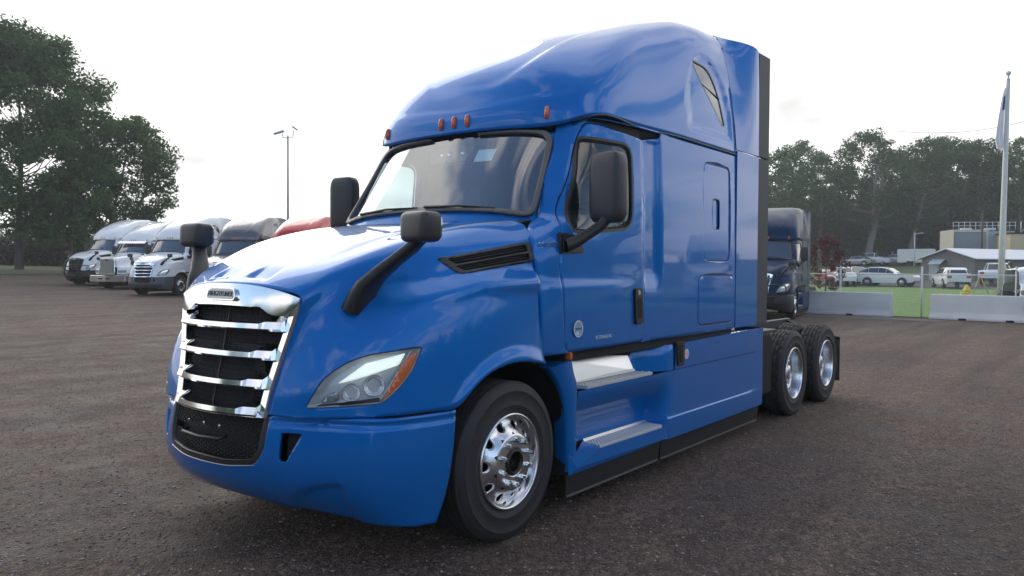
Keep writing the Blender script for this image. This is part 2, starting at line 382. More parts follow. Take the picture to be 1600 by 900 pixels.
# ================================================================ the highway truck
X, Y, Z = (1, 0, 0), (0, 1, 0), (0, 0, 1)
AX = [1.27, 6.872, 8.192]
HOOD = [  # [row V][column U], left half (y<0), front -> rear
 [(0.0,0,1.655),(.17,0,1.74),(.35,0,1.806),(.53,0,1.868),(.70,0,1.922),(.87,0,1.966),(1.02,0,2.002),(1.18,0,2.036),(1.38,0,2.07),(1.60,0,2.10)],
 [(.02,-.30,1.645),(.18,-.31,1.733),(.35,-.32,1.80),(.53,-.34,1.862),(.70,-.36,1.918),(.87,-.38,1.963),(1.02,-.40,1.999),(1.18,-.42,2.033),(1.38,-.44,2.068),(1.60,-.46,2.098)],
 [(.06,-.51,1.615),(.19,-.55,1.712),(.345,-.59,1.785),(.51,-.63,1.85),(.68,-.66,1.908),(.85,-.69,1.955),(1.01,-.72,1.992),(1.17,-.75,2.027),(1.38,-.77,2.063),(1.62,-.79,2.094)],
 [(.084,-.602,1.575),(.19,-.66,1.672),(.34,-.70,1.752),(.50,-.75,1.822),(.66,-.805,1.882),(.82,-.87,1.93),(.98,-.905,1.968),(1.15,-.935,2.003),(1.37,-.965,2.04),(1.64,-.99,2.075)],
 [(.066,-.58,1.46),(.17,-.66,1.565),(.31,-.745,1.64),(.46,-.825,1.70),(.62,-.90,1.748),(.80,-.985,1.792),(.97,-1.03,1.828),(1.15,-1.07,1.862),(1.36,-1.105,1.90),(1.575,-1.13,1.935)],
 [(.023,-.52,1.24),(.12,-.70,1.35),(.25,-.85,1.43),(.40,-.96,1.50),(.57,-1.05,1.565),(.76,-1.115,1.62),(.95,-1.155,1.655),(1.15,-1.18,1.68),(1.36,-1.19,1.695),(1.56,-1.195,1.70)],
 [(-.02,-.48,1.05),(.04,-.71,1.12),(.17,-.89,1.19),(.33,-1.03,1.26),(.52,-1.12,1.32),(.68,-1.17,1.37),(.84,-1.20,1.40),(1.03,-1.22,1.42),(1.26,-1.225,1.43),(1.57,-1.215,1.41)],
 [(-.05,-.465,.915),(.01,-.72,.915),(.16,-.93,.92),(.36,-1.09,.925),(.56,-1.18,.93),(.70,-1.215,.935),(.80,-1.235,1.01),(.96,-1.24,1.105),(1.25,-1.245,1.157),(1.58,-1.235,1.115)]]
def mirP(P): return [(x, -y, z) for (x, y, z) in P]
def hood_surface():
    H = HOOD[:0:-1] + [HOOD[0]] + [mirP(r) for r in HOOD[1:]]
    G = np.array(H).transpose(1, 0, 2)
    D = tensor(fair(tensor(G, 19, 37), 3), 72, 181, smooth=8)
    # style line along the fender, power bulge in the hood top and two shallow nose scoops
    nrm = np.cross(np.gradient(D, axis=0), np.gradient(D, axis=1)); nrm /= np.linalg.norm(nrm, axis=2, keepdims=True) + 1e-9
    nrm *= np.where(nrm[..., 2:3] < 0, -1, 1)
    x, y, z = D[..., 0], np.abs(D[..., 1]), D[..., 2]
    top = 0.012 * sstep(.50, .42, y - .06 * x) * sstep(.25, .7, x) * sstep(1.65, 1.3, x)
    zr = np.interp(x, [.25, .56, 1.0, 1.55], [1.42, 1.555, 1.655, 1.655])
    crease = (.020 * np.exp(-((z - zr) / .050) ** 2) - .016 * np.exp(-((z - zr - .105) / .045) ** 2) - .006 * np.exp(-((z - (1.60 + .128 * x)) / .010) ** 2)) * sstep(.22, .55, x) * (y > .5)
    scoop = -0.022 * sstep(.075, .10, y) * sstep(.30 , .26, y) * sstep(.07, .085, x) * sstep(.26, .10, x)
    lip = 0.02 * sstep(.76, .67, np.hypot(x - 1.27, z - .51)) * (y > 1.0)
    out = np.where(D[..., 1:2] < 0, -1, 1) * np.array([0, 1, 0])
    return D + nrm * (top + scoop)[..., None] + out * (crease + lip)[..., None]
HL = [(478,637),(658,543)]
HL2 = None
def sideview(pts): return [(p[0], p[-1]) for p in pts]

def outw(q): return Vector((q.x - 1.5, q.y * 3, q.z - .9))
def make_hood(T):
    G = hood_surface(); bm = gridbm(G); orient(bm, outw)
    # headlights: outline seen along a fixed slanting direction
    hood = {}
    for s in (-1, 1):
        e1 = Vector((math.cos(R(38)), s * math.sin(R(38)), 0)); e2 = Vector((0, 0, 1))
        outl = roundpoly(HLP, [.015, .06, .06, .06, .012, .05, .05, .03], 4)
        cond = (lambda q, s=s: q.y * s > .3)
        # black joint round the lamp
        ring = cutsel(bm, offpoly(outl, .006), e1, e2, cond)
        lens = takeout(bm, ring)
        inner = cutsel(lens, outl, e1, e2, cond); cover = takeout(lens, inner)
        push(lens, -.006); hl = frombm('headlight_joint', lens, 'seal', None)
        hood[s] = (outl, e1, e2, cover, hl)
    vents = {}
    for s in (-1, 1):
        cond = (lambda q, s=s: q.y * s > .3)
        vp = roundpoly(VENT, [.02, .015, .015, .03], 4)
        fs = cutsel(bm, vp, X, Z, cond); vents[s] = takeout(bm, fs)
    for s in (-1, 1):   # stamped line under the vent
        fs = cutsel(bm, [(.22, 1.655), (.22, 1.663), (1.57, 1.811), (1.57, 1.803)], X, Z, lambda q, s=s: q.y * s > .3)
        push(takeout(bm, fs, True), 0).free()
    orient(bm, outw)
    h = frombm('hood', thicken(bm, .012), 'blue_paint', T)
    for s in (-1, 1):
        outl, e1, e2, cover, joint = hood[s]
        orient(cover, outw)
        L = bpy.data.objects.new('headlight', None)
        # reflector bowl behind the lens
        back = cover.copy(); orient(back, outw)
        bd = [v for v in back.verts if not v.is_boundary]
        nm = {v: v.normal.copy() for v in back.verts}
        for v in back.verts:
            if not v.is_boundary: v.co -= nm[v] * .045
        base = frombm('headlight', back, 'lamp_grey', T); joint.parent = base; joint.name = 'seal'
        bmc = cover.copy(); orient(bmc, outw)
        def piece(name, poly, depth, m, th=.006):
            q = bmc.copy(); fs = cutsel(q, poly, e1, e2); keep = takeout(q, fs); q.free()
            if not keep.faces: return
            orient(keep, outw); push(keep, -depth); orient(keep, outw); frombm(name, thicken(keep, th), m, base)
        piece('daylight_strip', roundpoly([HQ(.26, .62), HQ(.50, .86), HQ(.86, .90), HQ(.80, .62), HQ(.40, .57)], .012), .012, 'lamp_white')
        piece('trim', [HQ(.07, .04), HQ(.10, .13), HQ(.62, .11), HQ(.62, .03)], .022, 'black_plastic')
        piece('turn_signal', roundpoly([HQ(.64, .03), HQ(.85, .66), HQ(.965, .66), HQ(.93, .10), HQ(.80, .03)], .012), .010, 'amber_lens')
        piece('trim', [HQ(.615, .04), HQ(.64, .04), HQ(.93, .93), HQ(.90, .93)], .012, 'lamp_bezel')
        piece('reflector', roundpoly([HQ(.10, .18), HQ(.15, .40), HQ(.26, .44), HQ(.27, .16)], .02), .03, 'lamp_bezel')
        # two projector lamps
        for cx, cy, rr in ((.38, .30, .050), (.575, .37, .060)):
            ax, az = HQ(cx, cy); p0 = e1 * ax + e2 * az
            ndir = Vector((-math.sin(R(38)), s * math.cos(R(38)), 0)); bvh = BVHTree.FromBMesh(bmc)
            hit = bvh.ray_cast(p0 + ndir * 3, -ndir)[0]
            if hit is None: continue
            q = MB(); cc = hit - ndir * .05
            V = []; prof = [(.0, -.006), (.25, -.005), (.5, .0), (.75, .010), (.95, .024), (1.02, .030), (1.05, .026), (1.05, -.01)]
            n = 24; fr = [Vector((math.cos(R(38)), s * math.sin(R(38)), 0)), Vector((0, 0, 1))]
            for k in range(n):
                t = 2 * math.pi * k / n
                for (r, hh) in prof: V.append(cc + (fr[0] * math.cos(t) + fr[1] * math.sin(t)) * r * rr + ndir * hh)
            F = [(k * 8 + i, k * 8 + i + 1, ((k + 1) % n) * 8 + i + 1, ((k + 1) % n) * 8 + i) for k in range(n) for i in range(7)]
            q.add(V, F); q.obj('projector', 'polished_aluminium', base, True)
        cov = cover.copy(); orient(cov, outw); push(cov, -.002); frombm('lens', cov, 'lamp_glass', base)
        bmc.free(); cover.free()
        # side vent: black frame with two recessed slots and louvres
        vb = vents[s]; orient(vb, outw)
        fr2 = vb.copy(); a = np.array(VENT[0]); tl, tr, br, bl = [np.array(p) for p in VENT]
        def vq(u, v): return tuple((tl * (1 - u) + tr * u) * (1 - v) + (bl * (1 - u) + br * u) * v)
        slots = []
        for v0, v1 in ((.13, .46), (.56, .86)):
            fs = cutsel(fr2, roundpoly([vq(.07, v0), vq(.95, v0), vq(.95, v1), vq(.09, v1)], .01, 3), X, Z); slots.append(takeout(fr2, fs))
        orient(fr2, outw); push(fr2, .004); orient(fr2, outw); vent = frombm('hood_vent', thicken(fr2, .035), 'black_plastic', T)
        for sl in slots:
            orient(sl, outw); push(sl, -.03); frombm('recess', sl, 'matte_black', vent)
        for v in (.22, .33, .65, .76):
            pts = [vq(u, v) for u in np.linspace(.08, .94, 14)]; bvh = BVHTree.FromBMesh(vb); P3 = []
            for (px, pz) in pts:
                hit = bvh.ray_cast(Vector((px, 3 * s, pz)), Vector((0, -s, 0)))[0]
                if hit is not None: P3.append(hit - Vector((0, s * .012, 0)))
            if len(P3) > 2: MB().tube(P3, .0045, 5).obj('louvre', 'black_plastic', vent, True)
        vb.free()
    # dark liner below the hood
    G2 = hood_surface(); b2 = gridbm(G2[:, :, :]); orient(b2, outw); push(b2, -.07); frombm('hood_liner', b2, 'matte_black', T)
    return h
HLP = [(.461, .974), (.554, 1.133), (.675, 1.218), (.80, 1.263), (1.101, 1.297), (1.049, 1.173), (.973, 1.081), (.872, .997)]
def HQ(u, v):
    """position inside the lamp outline: u along, v up (0 bottom edge, 1 top edge)"""
    x = .461 + .64 * u
    top = np.interp(x, [.461, .554, .675, .80, 1.101], [.974, 1.133, 1.218, 1.263, 1.297]); bot = np.interp(x, [.461, .872, .973, 1.049, 1.101], [.974, .997, 1.081, 1.173, 1.297])
    return (x, bot + (top - bot) * v)
VENT = [(.80, 1.81), (1.555, 1.935), (1.54, 1.80), (.895, 1.715)]

def gx(z, y):   # front plane of the grille: leans back, bulges forward in the middle
    h = .465 + (.602 - .465) * np.clip((z - .9) / .675, 0, 1)
    return np.interp(z, [.9, 1.05, 1.24, 1.46, 1.575], [-.05, -.02, .023, .066, .084]) - .10 * (1 - min(1, (y / h) ** 2)) * np.interp(z, [.9, 1.4, 1.6], [.95, .95, .85])
def gw(z): return float(np.interp(z, [.9, 1.05, 1.24, 1.46, 1.575], [.465, .48, .52, .58, .602]))
def make_grille(T):
    g = MB()
    # chrome surround: outer/inner outlines, raised section
    def ring(outer, inner, name, m, par, dx=.03):
        V = []; n = len(outer)
        for (a, b) in zip(outer, inner):
            a = Vector(a); b = Vector(b); mid = (a + b) / 2; top_ = a.z > 1.54; sg = 1 if a.y < 0 else -1
            if top_: V += [a + Vector((.02, 0, 0)), a + Vector((-.012, 0, 0)), mid + Vector((-.026, 0, 0)), b + Vector((-.034, 0, 0)), b + Vector((.04, 0, 0))]
            else: V += [a + Vector((.02, 0, 0)), a + Vector((-.012, 0, 0)), a.lerp(b, .10) + Vector((-.020, 0, 0)), b + Vector((-.012 - .02 * 0, 0, 0)), b + Vector((.05, 0, 0))]
        F = []
        for i in range(n):
            j = (i + 1) % n
            for k in range(4): F.append((i * 5 + k, i * 5 + k + 1, j * 5 + k + 1, j * 5 + k))
        bm = bmesh.new(); me = bpy.data.meshes.new('t'); me.from_pydata([tuple(v) for v in V], [], F); bm.from_mesh(me); bpy.data.meshes.remove(me)
        bmesh.ops.recalc_face_normals(bm, faces=bm.faces)
        return frombm(name, bm, m, par, 35)
    O = []; I = []
    ys = np.linspace(-1, 1, 33)
    topz = lambda t: 1.655 - .078 * abs(t) ** 2.6
    itop = lambda t: 1.525 - (0.0 if abs(t) < .60 else min(.035, (abs(t) - .60) * .2)) + (.0 if abs(t) < .52 or abs(t) > .78 else .012 * (1 - abs(abs(t) - .65) / .13)) - .02 * t * t
    for t in ys:
        z = topz(t); O.append((gx(z, t * .602) if abs(t) < 1 else .084, t * .602, z)); zi = itop(t); yi = t * .535; I.append((gx(zi, yi * 1.08) + .006, yi, zi))
    for z in np.linspace(1.50, .93, 22): O.append((gx(z, 9), gw(z), z)); I.append((gx(z, 9) - .012, gw(z) - .058 - .012 * (1.5 - z), z - .03))
    for t in np.linspace(1, -1, 25): O.append((gx(.9, t * .465) + .0, t * .465, .895)); I.append((gx(.9, t * .42) - .004, t * .405, .935))
    for z in np.linspace(.93, 1.50, 22): O.append((gx(z, 9), -gw(z), z)); I.append((gx(z, 9) - .012, -(gw(z) - .058 - .012 * (1.5 - z)), z - .03))
    gr = ring(O, I, 'grille', 'chrome', T)
    # dark mesh behind: a sheet with real vertical and horizontal wires
    V = []; F = []; nz_, ny = 16, 24
    for i in range(nz_ + 1):
        z = .86 + (1.60 - .86) * i / nz_
        for j in range(ny + 1):
            y = (j / ny * 2 - 1) * (gw(z) - .02); V.append((gx(z, y) + .075, y, z))
    for i in range(nz_):
        for j in range(ny): a = i * (ny + 1) + j; F.append((a, a + 1, a + ny + 2, a + ny + 1))
    pd('radiator_screen', V, F, 'screen_brown', gr)
    q = MB()
    for i in range(45):
        t = i / 44 * 2 - 1; q.tube([(gx(z, t * (gw(z) - .05)) + .06, t * (gw(z) - .05), z) for z in np.linspace(.9, 1.56, 6)], .0035, 4)
    for z in np.arange(.92, 1.56, .03): q.tube([(gx(z, y) + .062, y, z) for y in np.linspace(-gw(z) + .06, gw(z) - .06, 12)], .003, 4)
    tag(q.obj('mesh_wires', 'black_plastic', gr, True), kind='stuff')
    MB().tube([(gx(z, 0) + .045, 0, z) for z in np.linspace(.92, 1.55, 6)], .007, 6).obj('centre_stay', 'black_plastic', gr, True)
    # four chrome blades: thin in the middle, wedge blocks at the ends
    for zb in (1.388, 1.224, 1.062, .905):
        V = []; n = 81; hw = gw(zb + .02) - .05
        for i in range(n):
            t = i / (n - 1) * 2 - 1; y = t * hw; a = abs(t); e = float(np.clip((a - .70) / .08, 0, 1))
            sag = .0; x0 = gx(zb, y); zt = zb + .032 + .030 * e - .004; back = .030 + .03 * e
            V += [(x0 - .020, y, zb - .004), (x0 - .036, y, zb + .010), (x0 - .031 + .012 * e, y, zb + .038 + .012 * e), (x0 - .004 + back, y, zt + .016 + .012 * e), (x0 + .03 + back, y, zt + .006), (x0 + .055, y, zb + .004)]
        F = []
        for i in range(n - 1):
            for k in range(6): F.append((i * 6 + k, i * 6 + (k + 1) % 6, (i + 1) * 6 + (k + 1) % 6, (i + 1) * 6 + k))
        F += [tuple(range(6)), tuple((n - 1) * 6 + k for k in range(6))[::-1]]
        bm = bmesh.new(); me = bpy.data.meshes.new('t'); me.from_pydata(V, [], F); bm.from_mesh(me); bpy.data.meshes.remove(me); bmesh.ops.recalc_face_normals(bm, faces=bm.faces)
        frombm('grille_bar', bm, 'chrome', gr, 35)
    # name badge
    zc = 1.592; nrm = Vector((-1, 0, .22)).normalized(); up = Vector((.22, 0, 1)).normalized(); cx = gx(zc, 0) - .034
    o2 = roundpoly([(-.16, -.042), (.16, -.042), (.135, .036), (-.135, .036)], .035, 5); P0 = Vector((cx, 0, zc))
    P3 = [P0 + Vector((0, -a, 0)) + up * b for a, b in o2]
    MB().prism(P3, (0.03, 0, 0), nrm * .008).obj('badge', 'chrome', gr, False, .003, 2)
    o3 = [P0 + Vector((0, -a * .90, 0)) + up * b * .78 for a, b in o2]
    MB().prism(o3, nrm * .004, nrm * .010).obj('badge_field', 'lamp_bezel', gr, False)
    mtx = Matrix(((0, up.x, nrm.x, 0), (-1, up.y, nrm.y, 0), (0, up.z, nrm.z, 0), (0, 0, 0, 1)))
    # text x axis runs to the viewer's right, i.e. towards -y
    text('FREIGHTLINER', .044, Matrix.Translation(P0 + nrm * .0115 - up * .004) @ mtx, 'letter_dark', 'lettering', gr, .0015, .255)
    return gr

BUMP = [  # rows top -> bottom, columns centre -> rear
 [(-.165,0,.905),(-.155,-.25,.905),(-.11,-.47,.905),(.01,-.74,.905),(.15,-.93,.908),(.33,-1.08,.912),(.53,-1.17,.916),(.715,-1.215,.92)],
 [(-.20,0,.80),(-.185,-.25,.80),(-.125,-.49,.80),(.0,-.75,.80),(.145,-.945,.80),(.33,-1.095,.80),(.52,-1.18,.80),(.70,-1.222,.80)],
 [(-.215,0,.62),(-.20,-.25,.62),(-.14,-.49,.62),(-.01,-.76,.61),(.135,-.95,.60),(.32,-1.10,.59),(.49,-1.18,.58),(.665,-1.218,.57)],
 [(-.17,0,.49),(-.155,-.25,.49),(-.10,-.48,.485),(.02,-.74,.465),(.15,-.925,.45),(.32,-1.08,.43),(.48,-1.165,.42),(.63,-1.205,.42)],
 [(-.06,0,.40),(-.045,-.25,.395),(.01,-.46,.375),(.12,-.70,.345),(.22,-.88,.32),(.34,-1.04,.30),(.46,-1.14,.285),(.59,-1.18,.28)]]
def make_bumper(T):
    H = np.array(BUMP).transpose(1, 0, 2); H[..., 0] += np.interp(-H[..., 1], [0, .45, .75, 1.05], [.055, .055, .035, 0]) * np.interp(H[..., 2], [.3, .45], [.5, 1])
    full = np.concatenate([(H * np.array([1, -1, 1]))[:0:-1], H], 0)
    D = tensor(full, 131, 34, smooth=6)
    y = np.abs(D[..., 1]); x = D[..., 0]; z = D[..., 2]
    d = .022 * sstep(.90, 1.0, y) * 0 - .018 * sstep(.895, .888, z) * sstep(.868, .875, z) * (y > .5)    # groove under the top edge
    ridge = .022 * np.clip(1 - np.abs(y - 1.03) / .16, 0, 1)
    d = d + ridge
    # shallow sculpted scallop
    ell = np.hypot((y - .90) / .36, (z - .30) / .26)
    sc = -.030 * sstep(1.0, .90, ell) * sstep(.915, .895, y)
    rr = np.stack([x * 0 - 1, np.sign(D[..., 1]) * (y / 1.2) ** 3, x * 0], 2); rr /= np.linalg.norm(rr, axis=2, keepdims=True)
    D = D + rr * (d + sc)[..., None]
    bm = gridbm(D); orient(bm, lambda q: Vector((-1, q.y * .5, 0)))
    op = roundpoly([(-.515, .865), (.515, .865), (.50, .70), (.43, .605), (.25, .585), (-.25, .585), (-.43, .605), (-.50, .70)], [.01, .01, .03, .06, .02, .02, .06, .03], 4)
    op = roundpoly([(-.495, .95), (.495, .95), (.485, .72), (.435, .632), (.22, .605), (-.22, .605), (-.435, .632), (-.485, .72)], [0, 0, .03, .05, .04, .04, .05, .03], 4)
    fs = cutsel(bm, op, Y, Z, lambda q: q.x < .1); black = takeout(bm, fs)
    for s in (-1, 1):
        sp = roundpoly([(s * .575, .825), (s * .70, .825), (s * .625, .665), (s * .578, .665)], .012, 3)
        fs = cutsel(bm, sp, Y, Z, lambda q: q.x < .3); sl = takeout(bm, fs); orient(sl, lambda q: Vector((-1, 0, 0))); 
        vv = [v for v in sl.verts]; 
        for v in vv: v.co.x += .06
        frombm('slot_back', sl, 'matte_black', None)['tmp'] = 1
    orient(bm, lambda q: Vector((-1, q.y * .5, 0)))
    b = frombm('bumper', thicken(bm, .03), 'blue_paint', T)
    for o in list(C.objects):
        if 'tmp' in o: del o['tmp']; o.parent = b; o.name = 'recess'
    # black lower grille: frame, hex mesh, tow bar
    orient(black, lambda q: Vector((-1, 0, 0)))
    inner = cutsel(black, offpoly([p for p in op], -.035), Y, Z); net = takeout(black, inner)
    fr = frombm('lower_grille', thicken(black, .05), 'black_plastic', b)
    orient(net, lambda q: Vector((-1, 0, 0)))
    bvh = BVHTree.FromBMesh(net); q = MB()
    def px_(y, z):
        h = bvh.ray_cast(Vector((-1, y, z)), Vector((1, 0, 0)))[0]; return None if h is None else h + Vector((.02, 0, 0))
    s_ = .026
    for i in range(-22, 23):
        for j in range(0, 14):
            yy = i * s_ * 1.732 / 1.732; zz = .60 + j * s_ * .9 + (s_ * .45 if i % 2 else 0)
            if .755 < zz < .795 and abs(yy) < .48: continue
            c = px_(yy, zz)
            if c is None: continue
            for k in (0, 1, 2):
                t = R(30 + 60 * k * 1) ; t = R([90, 210, 330][k]); e = px_(yy + math.cos(t) * s_ * .62, zz + math.sin(t) * s_ * .56)
                if e is not None: q.tube([c, e], .003, 3, False)
    tag(q.obj('honeycomb_mesh', 'black_plastic', fr, True), kind='stuff')
    bk = net.copy()
    for v in bk.verts: v.co.x += .07
    frombm('lower_grille_back', bk, 'matte_black', b); net.free()
    MB().tube([(-.135, -.20, .775), (-.18, -.19, .76), (-.195, 0, .755), (-.18, .19, .76), (-.135, .20, .775)], .011, 8).obj('tow_bar', 'black_plastic', b, True)
    for yy in (-.16, 0, .16): MB().box(-.160, -.13, yy - .012, yy + .012, .822, .838).obj('bolt', 'chrome', b, False, .004, 2)
    # bright wire along the bottom of the opening
    pth = []
    for t in np.linspace(-.43, .43, 15):
        hh = np.interp(abs(t), [0, .22, .43], [.600, .602, .627]); pth.append((-.165 + .055 * (t / .43) ** 2, t, hh + .005))
    MB().tube(pth, .003, 5).obj('trim_strip', 'brushed_steel', b, True)
    # dark step between bumper and hood
    V = []; n = 40; Ft = tensor(full, 41, 3)
    top = Ft[:, 0]
    for p in top: V += [(p[0] + .02, p[1] * .985, p[2] + .035), (p[0] + .02, p[1] * .985, p[2] - .03)]
    F = [(2 * i, 2 * i + 1, 2 * i + 3, 2 * i + 2) for i in range(40)]
    pd('seam', V, F, 'matte_black', b)
    return b

CABZ = [1.16, 1.45, 1.75, 1.95, 2.05, 2.11, 2.35, 2.60, 2.80, 2.905]
CABP = [  # per z row: (x, |y|) for the nine columns front -> rear
 [(1.58,1.205),(1.68,1.21),(1.80,1.215),(2.1,1.22),(2.5,1.222),(3.0,1.222),(3.6,1.222),(4.3,1.222),(4.95,1.222)],
 [(1.57,1.21),(1.68,1.213),(1.80,1.218),(2.1,1.222),(2.5,1.224),(3.0,1.224),(3.6,1.224),(4.3,1.224),(4.95,1.224)],
 [(1.555,1.185),(1.67,1.20),(1.79,1.212),(2.1,1.22),(2.5,1.224),(3.0,1.224),(3.6,1.224),(4.3,1.224),(4.95,1.224)],
 [(1.57,1.13),(1.68,1.17),(1.80,1.197),(2.1,1.215),(2.5,1.222),(3.0,1.223),(3.6,1.223),(4.3,1.223),(4.95,1.223)],
 [(1.67,1.035),(1.76,1.105),(1.87,1.165),(2.12,1.205),(2.5,1.218),(3.0,1.222),(3.6,1.222),(4.3,1.222),(4.95,1.222)],
 [(1.795,.995),(1.87,1.075),(1.97,1.14),(2.17,1.195),(2.52,1.215),(3.0,1.221),(3.6,1.221),(4.3,1.221),(4.95,1.221)],
 [(1.94,.965),(2.01,1.04),(2.10,1.11),(2.29,1.17),(2.6,1.20),(3.05,1.216),(3.6,1.218),(4.3,1.218),(4.95,1.218)],
 [(2.09,.93),(2.15,1.005),(2.235,1.07),(2.40,1.135),(2.68,1.18),(3.08,1.207),(3.6,1.213),(4.3,1.215),(4.95,1.215)],
 [(2.20,.90),(2.255,.975),(2.33,1.045),(2.48,1.115),(2.74,1.165),(3.1,1.20),(3.6,1.209),(4.3,1.212),(4.95,1.212)],
 [(2.245,.905),(2.29,.985),(2.36,1.055),(2.50,1.12),(2.75,1.165),(3.1,1.197),(3.6,1.206),(4.3,1.21),(4.95,1.21)]]
def cab_side(s):
    P = [[(x, -y, z) for (x, y) in row] for row, z in zip(CABP, CABZ)]
    D = tensor(np.array(P).transpose(1, 0, 2), 110, 60, smooth=5)
    x, z = D[..., 0], D[..., 2]
    g = -.030 * sstep(2.99, 3.06, x) * sstep(3.33, 3.24, x) * sstep(1.55, 1.75, z) * sstep(2.88, 2.80, z)
    bulge = .016 * sstep(1.60, 1.625, z - .03 * (x - 1.8)) * 0
    sh = .012 * sstep(1.675, 1.635, z) * sstep(2.98, 2.5, x)          # door shoulder
    D[..., 1] -= (g + sh)
    if s > 0: D[..., 1] *= -1
    return D
def liner(D, name, T, off=.05, holes=(), m='interior'):
    b = gridbm(D); orient(b, lambda q: Vector((0, q.y, 0)))
    for h in holes:
        fs = cutsel(b, h, X, Z); bmesh.ops.delete(b, geom=fs, context='FACES')
    push(b, -off); return frombm(name, b, m, T)
DOOR = [(1.80, 1.80), (1.852, 1.20), (1.90, 1.165), (2.99, 1.165), (3.01, 1.20), (3.01, 2.80), (2.36, 2.86), (1.87, 2.03)]
DOORR = [.02, .03, .02, .04, .04, .02, .04, .04]
WIN = [(1.985, 2.045), (2.30, 2.715), (2.82, 2.715), (2.80, 2.10), (2.13, 2.04)]
WINR = [.06, .03, .10, .14, .05]
def ringpart(bm, poly, gap, name, m, par, cond=None, depth=.008, e1=X, e2=Z):
    o = offpoly(poly, gap); fs = cutsel(bm, o, e1, e2, cond); a = takeout(bm, fs)
    ins = takeout(a, cutsel(a, poly, e1, e2, cond)); orient(a, lambda q: Vector((0, q.y, 0))); push(a, -depth)
    frombm(name, a, m, par); return ins
def sidey(q): return Vector((0, q.y, 0))
def make_cab(T):
    for s in (-1, 1):
        D = cab_side(s); bm = gridbm(D); orient(bm, sidey)
        cab = bpy.data.objects.new('x', None)
        door = roundpoly(DOOR, DOORR, 4); win = roundpoly(WIN, WINR, 6)
        dbm = ringpart(bm, door, .007, 'door_gap', 'matte_black', T, depth=.012)
        # recess under the roof drip rail
        rec = [(2.30, 2.885), (3.32, 2.872), (3.30, 2.845), (3.02, 2.825), (2.34, 2.868)]
        for sl in ([(3.012, 2.80), (3.30, 2.845), (3.32, 2.89), (2.40, 2.895), (2.36, 2.872)],):
            fs = cutsel(bm, sl, X, Z); a = takeout(bm, fs); orient(a, sidey); push(a, -.03); frombm('drip_recess', a, 'matte_black', T)
        # luggage doors with pressed handles
        parts = []
        for outl, rr in (([(4.19, 1.84), (4.19, 2.75), (4.80, 2.75), (4.80, 1.84)], .09), ([(4.07, 1.235), (4.07, 1.69), (4.90, 1.69), (4.90, 1.235)], .09)):
            po = roundpoly(outl, rr, 6); ins = ringpart(bm, po, .011, 'luggage_door_gap', 'seal', T, depth=.006); parts.append(ins)
        hnd = ringpart(parts[0], roundpoly([(4.40, 2.14), (4.40, 2.42), (4.56, 2.42), (4.56, 2.14)], .03, 4), .006, 'handle_joint', 'seal', T, depth=.006)
        orient(bm, sidey); frombm('cab_side', thicken(bm, .015), 'blue_paint', T)
        for i, p in enumerate(parts):
            orient(p, sidey); push(p, -.006 if i == 0 else .002); orient(p, sidey); lo = frombm('luggage_door', thicken(p, .01), 'blue_paint', T)
            if i == 0: orient(hnd, sidey); push(hnd, -.022); orient(hnd, sidey); frombm('handle', hnd, 'blue_paint', lo)
        # door
        glass_ = ringpart(dbm, offpoly(win, .016), .022, 'window_seal', 'seal', T, depth=-.004)
        ws = C.objects[-1] if False else bpy.data.objects[-1] if False else None
        seal2 = ringpart(glass_, win, .016, 'window_channel', 'matte_black', T, depth=.006)
        orient(dbm, sidey); dr = frombm('door', thicken(dbm, .02), 'blue_paint', T)
        orient(seal2, sidey); push(seal2, -.014); frombm('window', seal2, 'side_glass', dr)
        y0 = s * 1.236
        h = MB().prism([(x, y0, z) for x, z in roundpoly([(2.845, 1.31), (2.975, 1.31), (2.955, 1.60), (2.825, 1.60)], .035, 5)], (0, -s * .02, 0), (0, s * .012, 0)).obj('door_handle', 'black_plastic', dr, False, .006, 2)
        MB().prism([(x, y0, z) for x, z in roundpoly([(2.872, 1.36), (2.945, 1.36), (2.93, 1.52), (2.86, 1.52)], .025, 4)], (0, s * .010, 0), (0, s * .0145, 0)).obj('grip_recess', 'matte_black', h, False)
        MB().prism([(x, y0, z) for x, z in roundpoly([(2.868, 1.545), (2.91, 1.545), (2.905, 1.585), (2.865, 1.585)], .018, 4)], (0, s * .010, 0), (0, s * .016, 0)).obj('lock', 'brushed_steel', h, False)
        # interior liner with the window left open
        liner(D[:62], 'cab_liner', T, .06, [offpoly(win, .03)])
        liner(D[60:], 'sleeper_liner', T, .06)
        # front edge closing to the cowl
    # marks on the driver's door
    mt = lambda x, z, y=-1.2385: Matrix(((1, 0, 0, x), (0, 0, -1, y), (0, 1, 0, z), (0, 0, 0, 1)))
    st = MB().lathe([(0, 0), (.062, 0), (.062, -.002), (0, -.002)][::1], 32, (2.0, -1.2400, 1.325)).obj('door_sticker', 'sticker_blue', T, False)
    MB().lathe([(.052, -.0025), (.060, -.0025), (.060, -.0035), (.052, -.0035), (.052, -.0025)], 32, (2.0, -1.2400, 1.325)).obj('border', 'label_white', st, False)
    text('SMARTWAY', .016, mt(2.0, 1.325, -1.2430), 'letter_dark', 'lettering', st, .0004)
    MB().box(1.975, 2.005, -1.2437, -1.2421, 1.282, 1.305).obj('mark', 'label_white', st)
    text('PE STORAGE INC', .036, mt(2.36, 1.245, -1.2400), 'label_white', 'door_lettering', T, .0005, .235)
    text('CASCADIA', .045, Matrix.Translation((1.705, -1.190, 1.915)) @ Matrix.Rotation(R(-11), 4, 'Z') @ Matrix(((1, 0, 0, 0), (0, 0, -1, 0), (0, 1, 0, 0), (0, 0, 0, 1))), 'chrome', 'model_lettering', T, .0025, .20)
